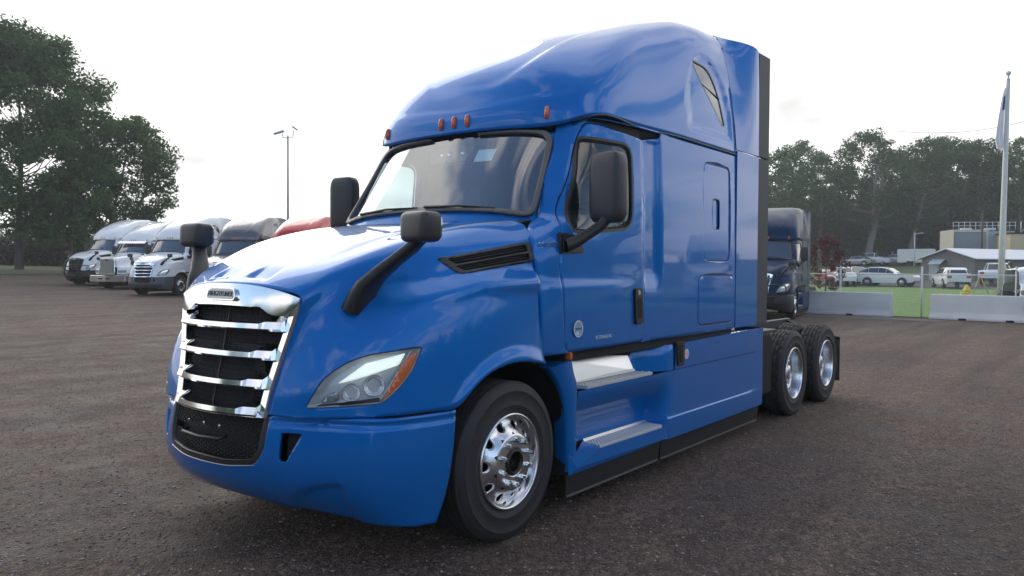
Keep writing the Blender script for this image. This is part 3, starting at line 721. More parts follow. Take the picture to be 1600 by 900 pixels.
    # rear wall, floor
    MB().prism([(4.90, -1.18, 1.16), (4.90, 1.18, 1.16), (4.90, 1.17, 2.95), (4.90, 1.06, 3.7), (4.90, .9, 3.98), (4.90, -.9, 3.98), (4.90, -1.06, 3.7), (4.90, -1.17, 2.95)], (0, 0, 0), (.04, 0, 0)).obj('rear_wall', 'matte_black', T)
    # windscreen
    top = [(2.075, 0, 2.80), (2.09, -.35, 2.797), (2.125, -.65, 2.79), (2.20, -.90, 2.775)]
    mid = [(1.86, 0, 2.47), (1.875, -.37, 2.47), (1.925, -.70, 2.465), (2.025, -.945, 2.46)]
    bot = [(1.62, 0, 2.085), (1.64, -.40, 2.085), (1.695, -.74, 2.088), (1.795, -.995, 2.095)]
    G = np.array([[t, m_, b] for t, m_, b in zip(top, mid, bot)])
    full = np.concatenate([(G * np.array([1, -1, 1]))[:0:-1], G], 0); D = tensor(full, 61, 25)
    ax = Vector((.42, 0, .7)).normalized(); e1 = Vector(Y); 
    bm = gridbm(D); orient(bm, lambda q: Vector((-1, 0, 0)))
    zt, zb = max(v.co.dot(ax) for v in bm.verts), min(v.co.dot(ax) for v in bm.verts)
    def trap(d):
        pts = []
        for yy, row in ((-1, 'b'), (1, 'b'), (1, 't'), (-1, 't')):
            pts.append((yy * ((.995 if row == 'b' else .90) - d), (Vector(bot[3]).dot(ax) + d * .9) if row == 'b' else (Vector(top[3]).dot(ax) - d)))
        return pts
    o1 = roundpoly(trap(.004), [.10, .10, .12, .12], 7)
    ins = takeout(bm, cutsel(bm, o1, e1, ax)); bm.free()
    i2 = roundpoly(trap(.040), [.08, .08, .10, .10], 7)
    gls = takeout(ins, cutsel(ins, i2, e1, ax))
    orient(ins, lambda q: Vector((-1, 0, 0))); push(ins, .032); orient(ins, lambda q: Vector((-1, 0, 0))); frombm('windscreen_seal', thicken(ins, .03), 'seal_light', T)
    orient(gls, lambda q: Vector((-1, 0, 0))); gb = gls.copy(); wsn = frombm('windscreen', gls, 'windscreen_glass', T)
    # band of blue round the windscreen (cab front skin)
    ov = takeout_ring(D, o1, e1, ax); frombm('windscreen_surround', ov, 'blue_paint', T)
    bvh = BVHTree.FromBMesh(gb); gb.free()
    def onws(y, z, d=.004):
        h = bvh.ray_cast(Vector((0, y, z)), Vector((1, 0, 0)))
        if h[0] is None: h = bvh.find_nearest(Vector((1.6 + (z - 2.1) * .6, y, z)))
        return h[0] + h[1].normalized() * (d if h[1].x < 0 else -d)
    # registration card and camera housing behind the glass
    pts = [onws(-.30, 2.68, -.01), onws(-.47, 2.68, -.01), onws(-.47, 2.58, -.01), onws(-.30, 2.58, -.01)]
    pd('windscreen_card', pts, [(0, 1, 2, 3)], 'label_white', wsn, False)
    hs = MB().prism([(2.10, .30, 2.74), (2.10, -.22, 2.74), (2.02, -.16, 2.60), (2.02, .22, 2.60)], (.0, 0, 0), (.14, 0, 0)).obj('camera_housing', 'black_plastic', wsn, False, .01, 2)
    for yy in (.12, .04, -.10): MB().lathe([(0, -.004), (.014, -.003), (.016, .01)], 16, (2.05, yy, 2.665), 'x').obj('camera_lens', 'chrome', hs, True)
    # wipers
    for (y0, y1) in ((.72, .02), (-.06, -.72)):
        p0 = onws(y0, 2.13, .05); q = MB()
        q.tube([onws(y0, 2.125, .04), onws((y0 + y1) / 2, 2.15, .045), onws(y1, 2.128, .03)], [.012, .009, .006], 6)
        q.tube([onws(y0 * .6 + y1 * .4 - .1, 2.14, .014), onws((y0 + y1) / 2, 2.150, .014), onws(y1 - .04, 2.13, .014)], .007, 5)
        q.obj('wiper', 'black_plastic', T, True)
    # cowl
    V = []; 
    for i in range(21):
        t = i / 20 * 2 - 1; y = t * 1.0; xw = 1.62 + .17 * t * t; V += [(1.585 + .06 * t * t, y * 1.0, 2.088 - .012 * t * t), (xw + .02, y, 2.10)]
    pd('cowl', V, [(2 * i, 2 * i + 1, 2 * i + 3, 2 * i + 2) for i in range(20)], 'black_plastic', T)
    # ---- interior
    MB().box(1.85, 2.35, -1.05, 1.05, 1.60, 1.98).obj('dashboard', 'interior', T, False, .06, 3)
    MB().box(1.9, 4.9, -1.14, 1.14, 1.15, 1.2).obj('cab_floor', 'interior', T)
    MB().box(2.3, 4.9, -.98, .98, 2.90, 2.94).obj('headliner', 'interior_light', T)
    MB().box(3.35, 3.42, -1.14, 1.14, 1.2, 3.0).obj('bunk_curtain', 'interior', T, False, .02, 2)
    for yy in (-.62, .62):
        st = MB().box(2.62, 3.12, yy - .25, yy + .25, 1.55, 1.72).obj('seat', 'seat_cloth', T, False, .06, 3)
        MB().box(3.02, 3.20, yy - .24, yy + .24, 1.68, 2.26).obj('backrest', 'seat_cloth', st, False, .07, 3)
        MB().box(3.05, 3.18, yy - .13, yy + .13, 2.28, 2.52).obj('headrest', 'seat_cloth', st, False, .05, 3)
    sw = MB(); cc = Vector((2.42, -.62, 2.0)); nn = Vector((-.55, 0, .83)).normalized(); a1 = Vector((0, 1, 0)); a2 = nn.cross(a1)
    sw.tube([cc + (a1 * math.cos(t) + a2 * math.sin(t)) * .225 for t in np.linspace(0, 2 * math.pi, 33)], .016, 8)
    for t in (0, 2.1, 4.2): sw.tube([cc, cc + (a1 * math.cos(t) + a2 * math.sin(t)) * .22], .014, 6)
    sw.tube([cc, cc - nn * .4], .035, 8); sw.obj('steering_wheel', 'black_plastic', T, True)
def takeout_ring(D, poly, e1, e2):
    b = gridbm(D); fs = cutsel(b, poly, e1, e2); bmesh.ops.delete(b, geom=fs, context='FACES'); orient(b, lambda q: Vector((-1, 0, 0))); push(b, .002); return b

ROOF = [
 [(2.072,0,2.835),(2.068,0,2.93),(2.10,0,3.03),(2.19,0,3.24),(2.36,0,3.44),(2.62,0,3.62),(2.95,0,3.77)],
 [(2.086,-.40,2.83),(2.078,-.40,2.925),(2.112,-.39,3.025),(2.21,-.38,3.245),(2.42,-.35,3.47),(2.76,-.27,3.685),(3.15,0,3.86)],
 [(2.128,-.75,2.82),(2.12,-.75,2.915),(2.155,-.745,3.02),(2.27,-.72,3.25),(2.58,-.65,3.53),(2.98,-.46,3.77),(3.42,0,3.95)],
 [(2.205,-.965,2.84),(2.215,-.97,2.93),(2.265,-.965,3.05),(2.45,-.93,3.29),(2.86,-.82,3.61),(3.3,-.53,3.87),(3.73,0,4.04)],
 [(2.37,-1.115,2.912),(2.40,-1.11,3.0),(2.48,-1.095,3.13),(2.76,-1.045,3.39),(3.2,-.91,3.75),(3.68,-.57,4.0),(4.05,0,4.11)],
 [(2.85,-1.175,2.912),(2.9,-1.165,3.05),(3.02,-1.14,3.22),(3.3,-1.075,3.539),(3.7,-0.93,3.918),(4.05,-0.58,4.107),(4.35,0,4.174)],
 [(3.5,-1.208,2.912),(3.55,-1.195,3.1),(3.65,-1.165,3.33),(3.85,-1.1,3.684),(4.1,-0.95,4.04),(4.35,-0.6,4.174),(4.55,0,4.202)],
 [(4.2,-1.216,2.912),(4.22,-1.2,3.15),(4.27,-1.17,3.439),(4.37,-1.11,3.806),(4.5,-0.96,4.107),(4.6,-0.6,4.196),(4.75,0,4.207)],
 [(4.95,-1.216,2.912),(4.95,-1.19,3.2),(4.95,-1.15,3.517),(4.95,-1.09,3.884),(4.95,-0.94,4.152),(4.95,-0.6,4.202),(4.95,0,4.207)]]
def make_roof(T):
    H = [row + [(row[5][0] * 1.0 + 2 * (row[6][0] - row[5][0]) * 0, -row[5][1], row[5][2])] for row in ROOF]
    G = np.array(H, float); full = np.concatenate([(G * np.array([1, -1, 1]))[:0:-1], G], 0)
    D = tensor(fair(tensor(full, 37, 17), 7), 161, 90, smooth=6)
    # keep only up to the ridge (y crosses zero)
    H2 = np.array(ROOF, float); full2 = np.concatenate([(H2 * np.array([1, -1, 1]))[:0:-1], H2], 0)
    j = 77; D = D[:, :j + 2].copy()
    for i in range(D.shape[0]):
        sgn = -1 if i > 80 else 1
        row = D[i]; k = np.where(row[:, 1] * sgn > 1e-4)[0]; last = k[-1] if len(k) else 0
        if i == 80: continue
        # resample each column so that its last vertex lies on the centreline
        a = row[last]; b = row[min(last + 1, len(row) - 1)]; t = a[1] / (a[1] - b[1]) if abs(a[1] - b[1]) > 1e-9 else 0
        e = a + (b - a) * min(max(t, 0), 1); e[1] = 0; pts = np.vstack([row[:last + 1], e]); dd = np.concatenate([[0], np.cumsum(np.linalg.norm(np.diff(pts, axis=0), axis=1))])
        tq = np.linspace(0, dd[-1], 70)
        for c in range(3): D[i, :70, c] = np.interp(tq, dd, pts[:, c])
    D = D[:, :70]; D[80, :, 1] = 0
    D[80] = (D[79] + D[81]) / 2; D[80, :, 1] = 0
    x, y, z = D[..., 0], np.abs(D[..., 1]), D[..., 2]
    # sunken panel in the roof front between the shoulders
    half = np.interp(x, [2.16, 2.24, 2.34, 2.5, 2.75, 3.2, 3.8], [.34, .44, .51, .56, .58, .58, .4])
    tt = (y / .60) ** 4 + (np.clip(3.0 - x, 0, 9) / .84) ** 4
    rec = -.011 * sstep(1.10, .80, tt) * sstep(3.9, 3.3, x)
    brow = .009 * sstep(3.035, 3.01, z - .06 * y) * sstep(2.40, 2.30, x)
    arch = -.018 * sstep(.47, .43, np.hypot((x - 4.38) * .95, (z - 3.20) * .80)) * (y > .95) * sstep(3.0, 3.08, z)
    nrm = np.cross(np.gradient(D, axis=0), np.gradient(D, axis=1)); nrm /= np.linalg.norm(nrm, axis=2, keepdims=True) + 1e-9; nrm *= np.where(nrm[..., 2:3] < 0, -1, 1)
    nrm[~np.isfinite(nrm)] = 0; D += nrm * rec[..., None]; D[..., 0] -= brow; D[..., 1] += np.where(D[..., 1] < 0, -1, 1) * arch
    bm = gridbm(D); bmesh.ops.remove_doubles(bm, verts=bm.verts, dist=5e-4); orient(bm, lambda q: Vector((q.x - 3.4, q.y, q.z - 2.9)))
    up_ = lambda q: Vector((q.x - 3.4, q.y * 2, (q.z - 2.9)))
    wp = roundpoly([(4.13, 3.66), (4.45, 3.69), (4.62, 3.54), (4.72, 3.38), (4.70, 3.19), (4.40, 3.33), (4.22, 3.50)], [.02, .12, .1, .1, .03, .05, .05], 4)
    wp = roundpoly([(4.12, 3.68), (4.44, 3.67), (4.63, 3.48), (4.735, 3.17), (4.68, 3.17), (4.20, 3.55)], [.02, .12, .15, .01, .01, .1], 5)
    wins = {}
    for s in (-1, 1):
        cond = lambda q, s=s: q.y * s > .8
        ins = ringpart(bm, wp, .012, 'roof_window_seal', 'seal', T, cond, -.001); wins[s] = ins
    orient(bm, up_); r = frombm('roof', thicken(bm, .02), 'blue_paint', T)
    for s in (-1, 1):
        orient(wins[s], sidey); push(wins[s], -.006); wo_ = frombm('roof_window', wins[s], 'roof_glass', T)
        MB().tube([(4.26, s * 1.136, 3.50), (4.66, s * 1.150, 3.42)], .007, 5).obj('divider', 'seal', wo_, True)
    # liner, belt seam and drip rail
    b2 = gridbm(D); orient(b2, up_); push(b2, -.06); frombm('roof_liner', b2, 'interior', T)
    for s in (-1, 1):
        P3 = [(p[0], p[1] * 1.0, p[2] - .006) for p in [ROOF_pt(t, s) for t in np.linspace(.28, 1, 30)]]
        MB().tube(P3, .009, 6).obj('belt_seal', 'seal', T, True)
    # marker lamps
    bmr = gridbm(D); bmr.normal_update(); bvh = BVHTree.FromBMesh(bmr); bmr.free()
    for yy in (-.85, -.14, 0, .14, .85):
        h = bvh.ray_cast(Vector((0, yy, 2.925)), Vector((1, 0, 0)))
        nn = h[1].normalized(); nn = nn if nn.x < 0 else -nn; rt = Vector((0, 1, 0)) - nn * nn.y; rt.normalize(); up = rt.cross(nn).normalized(); up = up if up.z > 0 else -up
        up = (up + nn * .0).normalized(); c0 = h[0]
        V = []; Fq = []; n = 16; prof = [(1.0, 0.0), (.97, .012), (.8, .022), (.4, .028), (.05, .03)]
        for k in range(n):
            t = 2 * math.pi * k / n
            for (r_, hh) in prof:
                ca, sa = math.cos(t), math.sin(t); V.append(c0 + rt * (abs(ca) ** .8 * math.copysign(1, ca)) * .019 * r_ + up * sa * .052 * r_ + nn * hh)
        m5 = len(prof)
        for k in range(n):
            for i in range(m5 - 1): Fq.append((k * m5 + i, k * m5 + i + 1, ((k + 1) % n) * m5 + i + 1, ((k + 1) % n) * m5 + i))
        Fq.append(tuple(k * m5 + m5 - 1 for k in range(n)))
        pd('marker_lamp', V, Fq, 'amber', T)
def ROOF_pt(t, s):
    P = np.array([r[0] for r in ROOF], float)
    d = np.concatenate([[0], np.cumsum(np.linalg.norm(np.diff(P, axis=0), axis=1))]); p = nspl(d / d[-1], P, np.array([t]))[0]
    return (p[0], p[1] * (-s), p[2])

def make_extenders(T):
    for s in (-1, 1):
        for nm, z0, z1 in (('upper_side_extender', 2.958, None), ('side_extender', 1.165, 2.945)):
            V = []; rows = 24
            for i in range(rows + 1):
                u = i / rows
                if z1: z = z0 + (z1 - z0) * u; yf = 1.226; xf = 4.965; xr = 5.56; yr = 1.225
                else:
                    z = z0 + (4.145 - z0) * u
                    yf = float(np.interp(z, [2.9, 3.2, 3.5, 3.83, 4.0, 4.10, 4.15], [1.222, 1.195, 1.155, 1.10, 1.055, 1.0, .95])); xf = 4.965; xr = 5.56
                    yr = float(np.interp(z, [2.9, 3.5, 4.1], [1.225, 1.222, 1.215]))
                for t in np.linspace(0, 1, 9):
                    zz = z - (.0 if z1 else .085 * u ** 3 * t ** 1.5); bow = 0 if z1 else .012 * math.sin(math.pi * t)
                    V.append((xf + (xr - xf) * t, s * (yf + (yr - yf) * sstep(0, .9, t) + bow), zz))
            n = 9; F = [(i * n + j, i * n + j + 1, (i + 1) * n + j + 1, (i + 1) * n + j) for i in range(rows) for j in range(n - 1)]
            me = bpy.data.meshes.new('t'); me.from_pydata(V, [], F); bm = bmesh.new(); bm.from_mesh(me); bpy.data.meshes.remove(me); orient(bm, sidey)
            e = frombm(nm, thicken(bm, .03), 'blue_paint', T, 40)
            zt = 4.055 if not z1 else z1
            # rubber edge
            MB().add([(5.562, s * 1.221, z0), (5.562, s * 1.19, z0), (5.90, s * 1.17, z0), (5.90, s * 1.215, z0), (5.562, s * 1.221, zt), (5.562, s * 1.19, zt), (5.90, s * 1.17, zt + (0 if z1 else .01)), (5.90, s * 1.215, zt + (0 if z1 else .01))],
                     [(0, 1, 2, 3), (7, 6, 5, 4), (0, 4, 5, 1), (1, 5, 6, 2), (2, 6, 7, 3), (3, 7, 4, 0)]).obj('rubber_edge', 'rubber_strip', e, False, .006, 2)

def make_mirrors(T):
    for s in (-1, 1):
        # main mirror
        hd = rbox(.15, .27, .50, c=(0, 0, 0), k=.60, taper=lambda c: (c.x * (1 - .25 * abs(c.z) * 1.0), c.y * (1 - .10 * (c.z + .5) * 0), c.z))
        hd.transform(Matrix.Translation((2.13, s * 1.40, 2.33)) @ Matrix.Rotation(s * R(8), 4, 'Z'))
        m = frombm('side_mirror', hd, 'mirror_shell', T, 60)
        g = rbox(.01, .22, .43, c=(0, 0, 0), k=.7); g.transform(Matrix.Translation((2.202, s * 1.41, 2.33)) @ Matrix.Rotation(s * R(8), 4, 'Z')); frombm('mirror_glass', g, 'chrome', m, 60)
        sweep([(1.88, s * 1.19, 1.92), (1.95, s * 1.25, 1.945), (2.02, s * 1.31, 2.0), (2.09, s * 1.37, 2.06), (2.13, s * 1.40, 2.12)], [.20, .15, .11, .10, .11], [.10, .085, .075, .07, .06], (1, .0, .3)).obj('mirror_arm', 'black_plastic', m, 60)
        MB().prism([(1.805, s * 1.19, 2.005), (1.80, s * 1.19, 1.855), (2.105, s * 1.19, 1.865), (2.02, s * 1.19, 1.99)], (0, -s * .02, 0), (0, s * .045, 0)).obj('mirror_base', 'black_plastic', m, False, .012, 2)
        # hood mirror
        h2 = rbox(.15, .235, .175, k=.55, taper=lambda c: (c.x * (1 - .15 * c.z), c.y * (1 + .12 * c.z), c.z))
        h2.transform(Matrix.Translation((.49, s * 1.145, 1.985)) @ Matrix.Rotation(s * R(6), 4, 'Z'))
        hm = frombm('hood_mirror', h2, 'mirror_shell', T, 60)
        g = rbox(.008, .19, .13, k=.7); g.transform(Matrix.Translation((.566, s * 1.15, 1.985)) @ Matrix.Rotation(s * R(6), 4, 'Z')); frombm('mirror_glass', g, 'chrome', hm, 60)
        sweep([(.32, s * .80, 1.50), (.33, s * .83, 1.575), (.345, s * .865, 1.645), (.38, s * .92, 1.715), (.435, s * 1.01, 1.80), (.48, s * 1.09, 1.87), (.495, s * 1.14, 1.93)],
              [.205, .20, .175, .135, .11, .10, .10], [.11, .09, .08, .07, .06, .06, .07], (1, .0, .15)).obj('mirror_arm', 'black_plastic', hm, 60)

def make_fairing(T):
    for s in (-1, 1):
        f = lambda pts: [(x, s * y, z) for (x, y, z) in pts]
        def P(name, pts, faces, m, par=None, bev=0): 
            return MB().add(f(pts), faces).obj(name, m, par or T, False, bev, 2)
        base = bpy.data.objects.new('t', None)
        # front column next to the wheel arch
        arch = [(1.665, 1.075), (1.73, 1.02), (1.80, .94), (1.85, .85), (1.885, .74), (1.905, .62), (1.912, .31)]
        rear = [(1.955, 1.105), (1.975, 1.04), (2.0, .98), (2.03, .90), (2.02, .74), (2.02, .55), (2.02, .31)]
        V = []; nr = 22; A_ = np.array(arch, float); Rr = np.array(rear, float); ta = np.linspace(0, 1, 7); tq = np.linspace(0, 1, nr)
        A_ = nspl(ta, A_, tq); Rr = nspl(ta, Rr, tq)
        for (a, b) in zip(A_, Rr):
            V += [(a[0] + .012, 1.10, a[1]), (a[0], 1.19, a[1]), (a[0] + .006, 1.212, a[1]), (a[0] + .022, 1.224, a[1]), (b[0] - .018, 1.226, b[1]), (b[0] - .004, 1.220, b[1]), (b[0], 1.205, b[1]), (b[0] + .02, 1.06, b[1])]
        n = 8; F = [(i * n + j, i * n + j + 1, (i + 1) * n + j + 1, (i + 1) * n + j) for i in range(nr - 1) for j in range(7)] + [(0, 1, 2, 3, 4, 5, 6, 7)]
        sf = MB().add(f(V), F).obj('side_fairing', 'blue_paint', T, 60)
        B = 'blue_paint'
        # upper step pocket
        P('kick_plate', [(1.99, 1.045, 1.10), (3.06, 1.02, 1.10), (3.13, 1.075, .905), (2.13, 1.085, .905)], [(0, 1, 2, 3)], 'kick_plate', sf)
        P('pocket_wall', [(1.955, 1.21, 1.105), (1.99, 1.04, 1.10), (2.13, 1.075, .895), (2.04, 1.212, .875)], [(0, 1, 2, 3)], B, sf)
        V = []; nt_ = 15
        for t in np.linspace(0, 1, nt_):
            xt = 3.06 + .50 * t; yt = 1.02 + .202 * float(sstep(0, 1, t)); xb = 3.13 + .47 * t; yb = 1.07 + .154 * float(sstep(0, .8, t))
            for q_ in (0, .04, .5, 1): V.append((xt + (xb - xt) * q_, yt + (yb - yt) * q_ - .006 * (q_ == 0), 1.098 + (.878 - 1.098) * q_))
        MB().add(f(V), [(i * 4 + k, i * 4 + k + 1, (i + 1) * 4 + k + 1, (i + 1) * 4 + k) for i in range(nt_ - 1) for k in range(3)]).obj('pocket_end', B, sf, 40)
        P('top_face', [(3.06, 1.02, 1.098), (3.185, 1.05, 1.098), (3.31, 1.121, 1.098), (3.435, 1.19, 1.099), (3.56, 1.222, 1.10), (5.765, 1.235, 1.125), (5.765, 1.19, 1.115), (3.06, 1.0, 1.085)], [(0, 1, 2, 3, 4, 5, 6, 7)], B, sf)
        def tread(name, x0, x1, xa, xb, yb, yf, z):
            t = P(name, [(x0, yb, z), (x1, yb, z), (xb, yf, z - .004), (xa, yf, z - .004), (x0, yb, z - .03), (x1, yb, z - .03), (xb, yf, z - .03), (xa, yf, z - .03)], [(0, 3, 2, 1), (3, 7, 6, 2), (0, 1, 5, 4), (0, 4, 7, 3), (1, 2, 6, 5), (4, 5, 6, 7)], 'tread_plate', sf, .004)
            P('back_rail', [(x0, yb - .002, z + .022), (x1, yb - .002, z + .022), (x1, yb + .012, z + .003), (x0, yb + .012, z + .003)], [(0, 1, 2, 3)], 'brushed_steel', t)
            q = MB(); nx = int((x1 - x0) / .035); ny = max(2, int((yf - yb) / .033))
            for i in range(nx):
                for j in range(ny):
                    v = (j + .5) / ny; u = (i + .5) / nx; xx = (x0 + (x1 - x0) * u) * (1 - v) + (xa + (xb - xa) * u) * v; yy = s * (yb + (yf - yb) * v)
                    q.lathe([(.011, .0), (.008, .005), (.005, .0052)], 6, (xx, yy, z - .002), 'z')
            tag(q.obj('grip_studs', 'brushed_steel', t, False), kind='stuff')
        tread('step', 2.14, 3.13, 2.19, 3.22, 1.078, 1.205, .897)
        # middle panel leaning in towards the lower step
        zs = [.285, .33, .40, .445, .462, .474, .49, .53, .60, .68, .76, .82, .855, .872, .882, .892, .95, 1.02, 1.085, 1.10]
        xs = list(np.linspace(2.03, 3.30, 14)) + list(np.linspace(3.34, 3.62, 8)) + list(np.linspace(3.75, 5.70, 12)) + [5.74, 5.765]
        V = []; nx_ = len(xs)
        for z in zs:
            for x in xs:
                d = .172 * float(sstep(.865, .47, z)) * float(sstep(3.46 + .5 * max(0, z - .47), 3.36 - .4 * max(0, z - .47), x))
                y = 1.224 - d + .012 * float(sstep(.872, .884, z)) * float(sstep(5.60, 5.40, x)) + .010 * float(sstep(.480, .458, z)) * float(sstep(3.38, 3.50, x)) * float(sstep(5.62, 5.45, x))
                zz = z + (.025 * (x - 3.5) / 2.2 if z > 1.0 and x > 3.5 else 0)
                V.append((x, y - .003 * (z < .30), zz))
        F = []
        for i in range(len(zs) - 1):
            for j in range(nx_ - 1):
                if zs[i] >= .872 and xs[j + 1] < 3.59: continue
                if zs[i + 1] <= .446 and xs[j + 1] < 3.42: continue
                F.append((i * nx_ + j, i * nx_ + j + 1, (i + 1) * nx_ + j + 1, (i + 1) * nx_ + j))
        MB().add(f(V), F).obj('side_panel', B, sf, 24)
        tread('step', 2.36, 3.38, 2.335, 3.36, 1.062, 1.228, .430)
        P('step_box', [(2.02, 1.222, .44), (2.335, 1.232, .412), (3.37, 1.232, .405), (3.50, 1.228, .47), (2.01, 1.236, .325), (3.40, 1.236, .30), (2.36, 1.06, .44), (3.39, 1.06, .44), (3.50, 1.228, .285)],
          [(0, 1, 6), (0, 4, 5, 2, 1), (2, 5, 8, 3), (7, 2, 3)], B, sf)
        P('lower_edge', [(1.912, 1.222, .44), (2.02, 1.222, .44), (2.01, 1.236, .325), (3.40, 1.236, .30), (3.40, 1.215, .285), (1.915, 1.222, .285)], [(0, 1, 2, 5), (2, 3, 4, 5)], B, sf)
        P('end_panel', [(5.765, 1.222, 1.125), (5.765, .9, 1.125), (5.765, .9, .285), (5.765, 1.222, .285)], [(0, 1, 2, 3)], B, sf)
        P('backing', [(1.95, 1.04, .3), (5.70, 1.04, .3), (5.70, 1.04, 1.07), (1.95, 1.04, 1.07)], [(0, 1, 2, 3)], 'matte_black', sf)
        # dark sill between fairing and cab
        MB().box(1.9, 4.95, s * 1.0, s * 1.19, 1.09, 1.17).obj('sill', 'matte_black', T)
        # rubber skirt, two lengths, thin bright foot
        for x0, x1, z0 in ((1.915, 3.38, .125), (3.385, 5.72, .122)):
            sk = MB().add(f([(x0, 1.205, .30), (x1, 1.205, .30), (x1 - .02, 1.185, z0), (x0 + .02, 1.185, z0), (x0, 1.19, .30), (x1, 1.19, .30), (x1 - .02, 1.17, z0), (x0 + .02, 1.17, z0)]), [(0, 1, 2, 3), (7, 6, 5, 4), (0, 3, 7, 4), (1, 5, 6, 2), (3, 2, 6, 7), (0, 4, 5, 1)]).obj('skirt', 'skirt_rubber', sf, False, .003, 1)
            MB().box(x0 + .03, x1 - .03, min(s * 1.166, s * 1.192), max(s * 1.166, s * 1.192), z0 - .008, z0 + .008).obj('skirt_edge', 'seal_light', sf)
        # tank latch and its sticker
        lt = MB().prism(f([(3.58, 1.236, 1.115), (3.76, 1.236, 1.12), (3.74, 1.236, .90), (3.61, 1.236, .90)]), (0, -s * .03, 0), (0, s * .014, 0)).obj('latch', 'black_plastic', sf, False, .01, 2)
        MB().prism(f([(3.635, 1.25, 1.09), (3.70, 1.25, 1.09), (3.69, 1.25, .94), (3.645, 1.25, .94)]), (0, 0, 0), (0, s * .006, 0)).obj('pull', 'matte_black', lt)
        if s < 0:
            st = MB().lathe([(0, 0), (.045, 0), (.045, -.002), (0, -.002)], 24, (3.80, -1.2385, .998)).obj('fuel_sticker', 'label_white', sf)
            MB().lathe([(0, -.0025), (.034, -.0025), (.034, -.0035), (0, -.0035)], 24, (3.80, -1.2385, .998)).obj('mark', 'sticker_pink', st)
            MB().box(1.895, 1.925, -1.245, -1.205, 1.115, 1.165).obj('side_reflector', 'amber_lens', T, False, .005, 2)

def wheel_rim_disc(mb, R_, zf, nh, rh, hr, sgn, wall=.02):
    """disc with round hand holes: zf(r) gives the axial position, nh holes of radius rh on circle hr"""
    r0, r1 = R_; k = 20
    for h in range(nh):
        a0 = 2 * math.pi * h / nh; half = math.pi / nh
        V = []; F = []
        for i in range(k):
            t = 2 * math.pi * i / k
            # inner ring: hole edge
            hx, hy = hr + rh * math.cos(t), rh * math.sin(t); r_h = math.hypot(hx, hy); a_h = math.atan2(hy, hx)
            # outer: sector boundary in (r, angle)
            c, s_ = math.cos(t), math.sin(t); m = max(abs(c), abs(s_)); u, v = c / m, s_ / m
            rb = (r0 + r1) / 2 + u * (r1 - r0) / 2; ab = v * half
            for w_ in (0, .25, .6, 1.0):
                rr = r_h + (rb - r_h) * w_; aa = a_h + (ab - a_h) * w_
                V.append((rr * math.cos(a0 + aa), zf(rr), rr * math.sin(a0 + aa)))
            V.append((r_h * math.cos(a0 + a_h), zf(r_h) - sgn * wall, r_h * math.sin(a0 + a_h)))
        for i in range(k):
            j = (i + 1) % k
            for w_ in range(3): F.append((i * 5 + w_, i * 5 + w_ + 1, j * 5 + w_ + 1, j * 5 + w_))
            F.append((i * 5, j * 5, j * 5 + 4, i * 5 + 4))
        mb.add(V, F)
def tyre_mesh(r, w, lug):
    """tyre centred on origin, axis y"""
    n = 120 if lug else 96; hw = w / 2
    prof = [(.287, -hw * .74), (.300, -hw * .86), (.325, -hw * .93), (.352, -hw * .975), (.356, -hw * .992), (.366, -hw * .996), (.370, -hw * .984), (.41, -hw * 1.0), (.445, -hw * .988), (.449, -hw * 1.002), (.455, -hw * 1.0), (.459, -hw * .972), (.478, -hw * .95), (.495, -hw * .90), (r - .008, -hw * .83), (r, -hw * .76)]
    for a in (-.50, -.18, .18, .50):
        prof += [(r, hw * (a - .045)), (r - .014, hw * (a - .035)), (r - .014, hw * (a + .035)), (r, hw * (a + .045))]
    prof += [(q[0], -q[1]) for q in prof[:16][::-1]]
    V = []; F = []; m = len(prof)
    for k in range(n):
        t = 2 * math.pi * k / n
        for i, (rr, h) in enumerate(prof):
            d = 0
            if rr > r - .009 and lug:
                blk = (k + (3 if abs(h) > hw * .5 else 0) + (1 if h > 0 else 0)) % 5
                d = .013 if blk == 0 else 0
            if lug and i in (14, m - 15): d += .012 if k % 5 == 0 else 0
            V.append(((rr - d) * math.cos(t), h, (rr - d) * math.sin(t)))
    for k in range(n):
        for i in range(m - 1): F.append((k * m + i, k * m + i + 1, ((k + 1) % n) * m + i + 1, ((k + 1) % n) * m + i))
    mi = []
    for k in range(n):
        for i in range(m - 1): mi.append(1 if 14 <= i <= m - 16 else 0)
    return V, F, mi
MESH = {}
